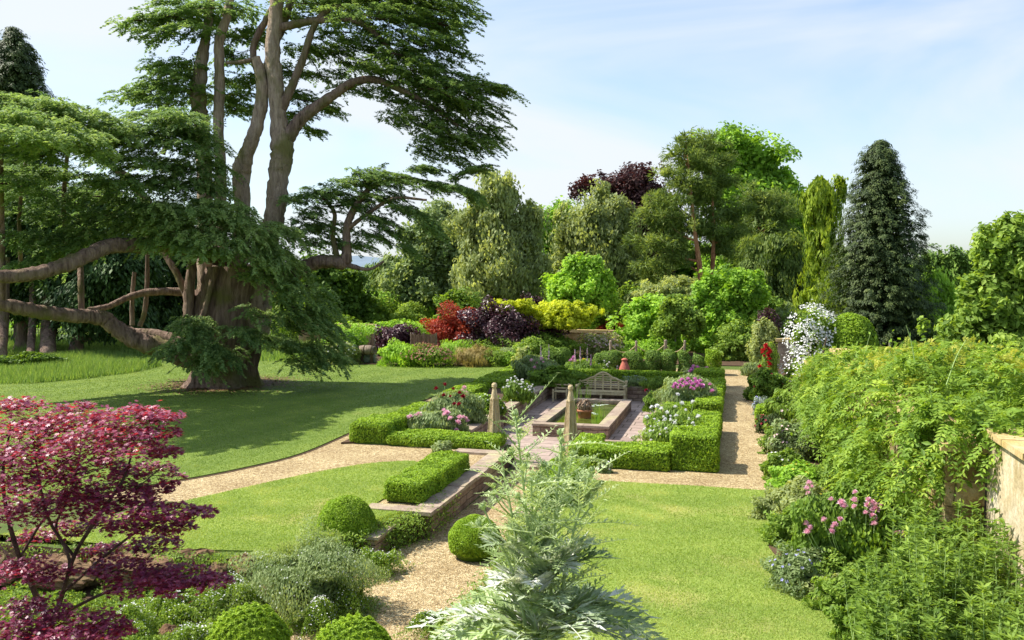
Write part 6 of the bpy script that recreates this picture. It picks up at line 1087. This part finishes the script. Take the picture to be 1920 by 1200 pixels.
# ================================================================ ROCKERY AND FOREGROUND PLANTS
def rock(label, c, r, seed):
    rg = np.random.default_rng(seed); k = 34; u_ = np.linspace(0, 2 * math.pi, k, endpoint=False); v_ = np.linspace(.02, math.pi - .02, 24); d = np.array([[math.sin(b) * math.cos(a), math.sin(b) * math.sin(a), math.cos(b)] for b in v_ for a in u_])
    N_ = rg.normal(size=(15, 3)); N_ /= np.linalg.norm(N_, axis=1, keepdims=True); R_ = rg.uniform(.6, 1, 15); dn = d @ N_.T; rad = np.min(np.where(dn > .12, R_ / np.maximum(dn, .12), 9), 1); rad = np.minimum(rad, 1.15) * (1 + .05 * rg.normal(size=len(rad)) + .07 * np.sin(d[:, 0] * 9 + seed) * np.sin(d[:, 2] * 11) )
    m = MB(); i = np.arange(23 * k).reshape(23, k); j = np.roll(i, -1, 1); m.add(np.asarray(c) + d * rad[:, None] * np.array(r), np.stack([i, i + k, j + k, j], -1).reshape(-1, 4)); tag(m.build('rock', M['rock'], None, c), label, 'rock', 'rocks edging the upper lawn')
for u, v, z, r, lab in [(452, 1062, -.12, (.30, .28, .2), 'rusty brown flat-topped rock at the lawn corner above the grey bush'), (420, 1078, -.2, (.22, .22, .2), 'ochre rock left of the rusty flat-topped one'), (508, 1110, -.3, (.22, .2, .26), 'upright orange-brown rock above the bottom box ball'), (527, 1145, -.42, (.17, .15, .18), 'small brown rock at the right shoulder of the bottom box ball'), (320, 1192, -.45, (.2, .18, .14), 'pale rock at the bottom edge right of the red maple'), (250, 1072, -.1, (.75, .35, .36), 'long shaded brown rock behind the maple foliage'), (120, 1070, -.1, (.7, .35, .36), 'shaded brown rock at the foot of the maple, left'), (370, 1066, -.12, (.55, .3, .34), 'dark mossy rock between maple and white daisies'), (730, 968, -.12, (.2, .2, .12), 'mossy rock between box ball and wall coping'), (640, 1075, -.35, (.2, .2, .16), 'grey-brown rock under the round box ball'), (-10, 1068, -.1, (.7, .35, .38), 'brown rock at the far left behind the maple')]:
    rock(lab, G(u, v, z - .12 if r[0] > .5 else z), (r[0], r[1], r[2] * (.8 if r[0] > .5 else 1)), abs(int(u)) + 3)
m = MB(); m.poly([(-6.6, 14.0), (-7.4, 12.7), (-9.4, 12.45), (-30, 12.3), (-30, 3), (-7.2, 3), (-6.9, 11.4), (-6.35, 13.9)], LOW + .02); S(m.build('rockery_soil', M['soil']))
n = 90000; x, y = U(-14, -6.5, n), U(7.5, 12.6, n); hb = .10 + .08 * np.sin(x * 2.3) * np.sin(y * 2.9 + x) + .05 * np.sin(x * 7) * np.sin(y * 6); k = inside(x, y, [(-6.6, 13.9), (-7.4, 12.7), (-14, 12.6), (-14, 7.5), (-7.1, 7.5), (-6.95, 11.4)]) & (hb > .05); x, y, hb = x[k], y[k], hb[k]; n = len(x); R_ = rdir(n)
m = MB(); m.leaves(np.stack([x, y, LOW + .02 + hb * U(0, 1.3, n)], 1), R_ + [0, 0, .8], .03 * U(.6, 1.4, n), .012, np.clip(rng.normal(.42, .18, n), 0, 1), 0, R_[::-1] + [0, 0, .5]); S(m.build('rockery_ground_cover', M['green2']), 'stuff')
B('curry_plant', 'large soft grey-green rounded bush between lawn corner and path', 'shrub', 588, 1140, 1020, 205, 'greygreen', 26000, .024, .009, 'upright', tint=(.55, .2, .18), z=LOW, flowers=('white', 260, .012), rough=.3)
B('fern', 'yellow-green fern fronds in front of the grey bush', 'fern', 560, 1120, 1062, 60, 'fern', 1400, .05, .014, tint=(.6, .15, .16), z=-.35, stems=False)
def daisies(label, u, vb, vt, w, n=5000, fl=160, z=LOW, deep=.8):
    g, d, rw, h = spot(u, vb, vt, w, z); rw *= 1.15; h = min(h * .62, .5); t = thing('daisy_clump', label, 'flowers', g); n = int(n * 1.3)
    ph = rng.uniform(0, 6.28, 4); a = U(0, 6.28, n); q = np.abs(rng.normal(0, .46, n)); rad = q * (1 + .3 * np.sin(a * 3 + ph[0]) + .2 * np.sin(a * 7 + ph[1])); x, y = np.cos(a) * rad * rw, np.sin(a) * rad * rw * max(deep, .9)
    top = h * np.exp(-(q * 1.2) ** 4) * (1 + .35 * np.sin(x * 9 + ph[2]) * np.sin(y * 8 + ph[3])); p = g + x[:, None] * rt + y[:, None] * fh; p[:, 2] = g[2] + .01 + top * U(0, 1, n) ** .45
    m = MB(); R_ = rdir(n); m.leaves(p, R_ + [0, 0, .6], .026 * U(.6, 1.3, n), .008, np.clip(rng.normal(.5, .2, n) + .1 * np.sin(x * 7), 0, 1), 0, R_[::-1] * .8 + [0, 0, .9]); m.build('foliage', M['green2'], t)
    k = rng.choice(n, fl * 3); f = p[k]; f[:, 2] = g[2] + top[k] * U(.5, 1.1, len(k)) + .015; m = MB(); petals(m, f, rdir(len(k)) * .5 + [0, 0, 1], .012 * U(.7, 1.3, len(k)), 5, .6); m.build('flowers', M['white'], t)['kind'] = 'stuff'; return t
daisies('daisy clump spilling onto the path right of the round box ball', 712, 1075, 1008, 84, 7000, 220)
daisies('daisies tumbling over the edge between grey bush and gravel', 650, 1150, 1060, 90, 8000, 240)
daisies('white daisies below the orange-brown rock, next to the path', 590, 1180, 1110, 100, 7000, 240)
daisies('white daisies covering the bank left of the upright rock', 440, 1130, 1070, 120, 9000, 260, -.4)
daisies('white daisies under the tip of the maple branches', 330, 1160, 1090, 150, 9000, 260)
daisies('daisy patch at the bottom between maple and box ball', 370, 1215, 1150, 130, 7000, 220)
daisies('shaded daisy patch below the maple at bottom left', 230, 1200, 1120, 150, 7000, 160)
for i, (u, vb, vt, w, lab) in enumerate([(742, 982, 945, 50, 'tuft of daisies at the near end of the wall foot'), (782, 966, 925, 56, 'second daisy tuft along the wall foot'), (820, 945, 905, 54, 'third daisy tuft along the wall foot, densest'), (852, 925, 886, 48, 'daisy tuft beneath the far corner of the hedge block'), (878, 905, 872, 34, 'small dark tuft at the far end of the wall foot')]): daisies(lab, u, vb, vt, w, 3000, 50)
daisies('low daisy carpet beside the path under the silver thistle', 812, 1190, 1130, 90, 5000, 160, -.45, .8)
daisies('daisy carpet at the bottom edge right of the path', 880, 1260, 1180, 200, 7000, 160, -.45, .8)

# silver thistle (cardoon)
KD = 8.4; kb = P(1015, 1265, KD); t = thing('cardoon', 'tall silver-leaved thistle with jagged leaves in the centre foreground', 'plant', kb)
def jag(mb, b, o, length, pairs, lob, droop, mat=0, tint=.5, rise=0.0, wd=.15):
    """one jagged, deeply cut leaf along an arching rib"""
    o = nrm(np.asarray(o, float)); up = np.array([0, 0, 1.]); sd = nrm(np.cross(o, up)); S_ = np.linspace(0, 1, 12); q = b + o * (length * S_)[:, None] + up * (rise * length * S_ - droop * length * S_ ** 2.2)[:, None]; q += sd * (rng.normal(0, .05) * length * S_ ** 2)[:, None]
    mb.tube(q, np.linspace(.011, .002, 12) * (length / .9), 4, mat, min(1, tint + .25), cap=False); cs, ns, us, Ls, Ws = [], [], [], [], []
    for k in range(pairs):
        s = .14 + .84 * k / pairs; c = np.array([np.interp(s, S_, q[:, j]) for j in range(3)]); c2 = np.array([np.interp(min(1, s + .04), S_, q[:, j]) for j in range(3)]); tg = nrm(c2 - c + 1e-6); pn = nrm(np.cross(sd, tg)); pn = pn if pn[2] > 0 else -pn
        env = math.sin(math.pi * min(1, .18 + s * .8)) ** .7
        for sg in (-1, 1):
            l = lob * env * U(.8, 1.2); lo = nrm(tg * .75 + sd * sg + pn * U(.05, .5)); e = c + lo * l
            for (cc, oo, ll, ww) in ((c + lo * l * .5, lo, l * .55, l * wd), (c + lo * l * .55 + tg * l * .12, nrm(lo + tg * .9), l * .34, l * wd * .5), (c + lo * l * .55 - tg * l * .08, nrm(lo - tg * .5), l * .26, l * wd * .45), (c + lo * l * .9, nrm(lo + pn * .4), l * .2, l * wd * .35)): cs.append(cc); ns.append(pn + rdir(1)[0] * .25 - sd * sg * .3); us.append(oo); Ls.append(ll); Ws.append(ww)
    cs.append(q[-1]); ns.append(up); us.append(q[-1] - q[-2]); Ls.append(lob * .45); Ws.append(lob * .12)
    mb.leaves(np.array(cs), np.array(ns), np.array(Ls), np.array(Ws), np.clip(tint + rng.normal(0, .16, len(cs)), 0, 1), mat, np.array(us), .25)
for k in range(58):
    a = k * 2.39996 + U(-.2, .2); el = U(.12, .75) if k < 34 else U(.7, 1.25); o = math.cos(a) * rt * math.cos(el) + math.sin(a) * fh * math.cos(el) + np.array([0, 0, math.sin(el)]); m = MB(); b = kb + np.array([0, 0, U(.05, .55) if k < 44 else U(.6, 1.1)]) + (math.cos(a) * rt + math.sin(a) * fh) * .06
    jag(m, b, o, (U(1.0, 1.4) if el < .8 else U(.7, 1.0)) if k < 44 else U(.6, .85), 13, U(.19, .27), U(.3, .65), 0, np.clip(rng.normal(.58, .24), .05, .98)); m.build('leaf', M['cardoon'] if k % 3 or k > 44 else M['cardoon_green'], t)
bud = None
for (ub, vb_, uu_, vv_, dd, br) in [(1000, 1180, 966, 775, 0, 5), (1030, 1180, 1053, 826, .1, 5), (1045, 1180, 1105, 893, -.2, 3), (1005, 1180, 996, 900, -.4, 4), (985, 1180, 940, 862, .3, 3), (1020, 1180, 1028, 872, .4, 4), (1010, 1190, 1075, 850, .5, 3), (990, 1190, 905, 950, -.2, 1)]:
    b = P(ub, vb_, KD + dd * .3); tip = P(uu_, vv_, KD + dd); q = spline([b, b + (tip - b) * [.35, .35, .5], tip], 7); s_ = MB(); s_.tube(q, np.linspace(.02, .008, len(q)), 7, 0, .6); hd = [tip]; 
    for k in range(br):
        s = U(.55, .92); c = np.array([np.interp(s, np.linspace(0, 1, len(q)), q[:, j]) for j in range(3)]); a = U(0, 6.28); e = c + (math.cos(a) * rt + math.sin(a) * fh) * U(.1, .24) + [0, 0, U(.12, .3)]; s_.tube(spline([c, (c + e) / 2 + [0, 0, -.02], e], 3), np.linspace(.010, .006, 7), 5, 0, .6); hd.append(e)
    st = s_.build('stem', M['cardoon_green'], t); m = MB()
    for k in range(22 if br > 1 else 10):
        s = .16 + .84 * (k / 22) ** .9; c = np.array([np.interp(s, np.linspace(0, 1, len(q)), q[:, j]) for j in range(3)]); a = k * 2.4 + U(-.4, .4); el = U(.1, .95); o = (math.cos(a) * rt + math.sin(a) * fh) * math.cos(el) + np.array([0, 0, math.sin(el)]); jag(m, c, o, U(.45, .8) * (1.1 - .35 * s), 8, .085 * (1.25 - .5 * s), U(-.02, .3), 0, np.clip(rng.normal(.62, .22), .05, 1), 0, .125)
    for e in hd[1:]:
        for k in range(5): a = U(0, 6.28); jag(m, e - [0, 0, U(.0, .14)], (math.cos(a) * rt + math.sin(a) * fh) + [0, 0, U(.2, 1)], U(.1, .22), 4, .05, .1, 0, .65, 0, .16)
    m.build('stem_leaves', M['cardoon_green'], t)
    for e in hd:
        if bud is None:
            m = MB(); pr = [(.001, -.028), (.018, -.024), (.028, -.008), (.027, .01), (.018, .026), (.007, .036), (.001, .037)]; m.lathe(pr, (0, 0, 0), 10, 0, .55); n = 50; z = U(-.02, .03, n); a = U(0, 6.28, n); r = np.interp(z, [-.024, -.008, .01, .036], [.018, .028, .027, .007]); o = np.stack([np.cos(a), np.sin(a), .8 + 0 * a], 1); m.leaves(np.stack([np.cos(a) * r, np.sin(a) * r, z], 1) + nrm(o) * .008, np.stack([np.cos(a), np.sin(a), 0 * a], 1), .014, .005, U(.3, .9, n), 0, o); bud = m.build('bud', M['cardoon_green']); ob = bud
        else: ob = bud.copy(); COL.objects.link(ob)
        ob.parent = t; ob.location = tuple(e - np.array(t['_w'])); ob.rotation_euler = (U(-.3, .3), U(-.3, .3), U(0, 6)); s = U(.7, 1.15); ob.scale = (s, s, s)

# red Japanese maple
MD = 9.3; mbz = G(78, 1345, LOW); MD = depth(mbz); t = thing('japanese_maple', 'purple-red Japanese maple with fine layered leaves at the left edge', 'tree', mbz)
mlayers = [(30, 765, 60, 12, .4), (140, 765, 34, 7, .6), (120, 795, 80, 15, .3), (245, 780, 70, 12, .1), (300, 785, 46, 8, 0), (200, 815, 80, 14, -.2), (40, 810, 80, 18, 0), (290, 815, 50, 9, -.2), (100, 845, 90, 18, -.3), (240, 845, 70, 13, -.4), (20, 870, 70, 20, -.4), (310, 850, 30, 7, 0), (150, 885, 90, 17, -.3), (270, 885, 60, 10, .2), (325, 900, 18, 5, .3), (50, 915, 90, 20, -.5), (200, 925, 80, 14, -.2), (290, 920, 34, 7, .2), (110, 955, 90, 16, -.2), (240, 955, 76, 12, -.4), (310, 960, 56, 9, -.5), (375, 965, 30, 7, -.4), (20, 965, 60, 18, -.2), (160, 990, 60, 10, .3), (270, 985, 64, 10, -.2), (330, 990, 40, 7, -.3), (290, 1020, 50, 9, .1), (60, 1010, 40, 10, .4), (200, 1035, 50, 8, .4), (230, 1065, 60, 9, -.2), (330, 1082, 70, 9, -.4), (270, 1095, 70, 9, -.3), (395, 1090, 40, 6, -.5), (40, 1070, 60, 14, -.5), (100, 1080, 50, 10, -.3), (340, 1105, 46, 7, -.6), (60, 1150, 70, 16, -.6), (150, 1175, 80, 14, -.7), (20, 1195, 70, 16, -.8), (190, 1190, 60, 10, -.8), (100, 1205, 90, 14, -.9)]
stems_ = [[(78, 1330, 24), (88, 1240, 20), (92, 1175, 18), (60, 1100, 14), (25, 1010, 11), (5, 900, 8), (20, 800, 4)], [(92, 1185, 16), (115, 1120, 12), (140, 1040, 10), (190, 960, 9), (235, 890, 6), (255, 810, 3)], [(110, 1130, 9), (130, 1050, 8), (90, 970, 7), (70, 880, 5), (60, 800, 3)], [(140, 1045, 8), (105, 990, 7), (130, 930, 5), (150, 850, 4), (150, 790, 2)], [(120, 1110, 8), (200, 1040, 7), (270, 990, 5), (340, 970, 3)], [(100, 1160, 9), (200, 1110, 7), (290, 1085, 5), (390, 1092, 3)], [(60, 1100, 9), (30, 1060, 7), (-20, 1000, 5)], [(40, 1040, 7), (95, 960, 6), (180, 920, 4), (280, 910, 2)], [(200, 950, 5), (250, 920, 4), (310, 870, 2)]]
for i, pth in enumerate(stems_):
    q = np.array([[*P(u, v, MD + .25 * math.sin(i * 2 + k * .8) * min(1, k)), w * .38 * MD / F_PX] for k, (u, v, w) in enumerate(pth)]); q = spline(q, 5); m = MB(); m.tube(q[:, :3], q[:, 3], 7, rough=.04); m.build('trunk' if i == 0 else 'branch', M['twig'], t)
m = MB(); tw = m
for (u, v, ru, rv, dd) in mlayers:
    d = MD + dd; c0 = P(u, v, d); R = np.array([ru, max(ru * .9, 40), rv]) * d / F_PX; n = int(math.pi * R[0] * R[1] * 1250) + 90; q_ = np.sqrt(U(0, 1, n)); th = U(0, 6.28, n); lx, ly = q_ * np.cos(th) * R[0], q_ * np.sin(th) * R[1]; z = (1 - q_ ** 2) * R[2] * .8 + rng.normal(0, .5, n) * R[2]
    hole = np.sin(lx * 9 + u) * np.sin(ly * 8 + v); k = (hole > -.6); lx, ly, z = lx[k], ly[k], z[k]; n = len(lx); c = c0 + lx[:, None] * rt + ly[:, None] * fh; c[:, 2] += z
    o = nrm(lx[:, None] * rt + ly[:, None] * fh + rdir(n) * R[0] * .8 + rt * R[0] * .25); o[:, 2] = -.35; o = nrm(o); nn = nrm(np.array([0, 0, 1.]) + rdir(n) * .55); sd = nrm(np.cross(nn, o)); o = np.cross(sd, nn); sz = U(.030, .052, n); tt = np.clip(rng.normal(.5, .2) * .3 + .35 + rng.normal(0, .2, n) + (.1 if v < 850 else -.08), 0, 1)  # upper layers lighter, lower ones darker: light from above put into tint
    for a, l in ((0, 1.0), (.65, .92), (-.65, .92), (1.25, .7), (-1.25, .7), (1.95, .42), (-1.95, .42)):
        oo = o * math.cos(a) + sd * math.sin(a); m.leaves(c + oo * (sz * l * .5)[:, None] - np.array([0, 0, .15]) * (sz * l * .3)[:, None], nn, sz * l * .56, sz * l * .2, tt, 0, oo, .1)
    for j in range(6): e = c[rng.integers(0, n)]; tw.tube([c0 - rt * R[0] * .4 - [0, 0, .05], (c0 + e) / 2 - [0, 0, .03], e], [.006, .004, .002], 4, 1, cap=False)
m.build('foliage', [M['maple'], M['twig']], t)
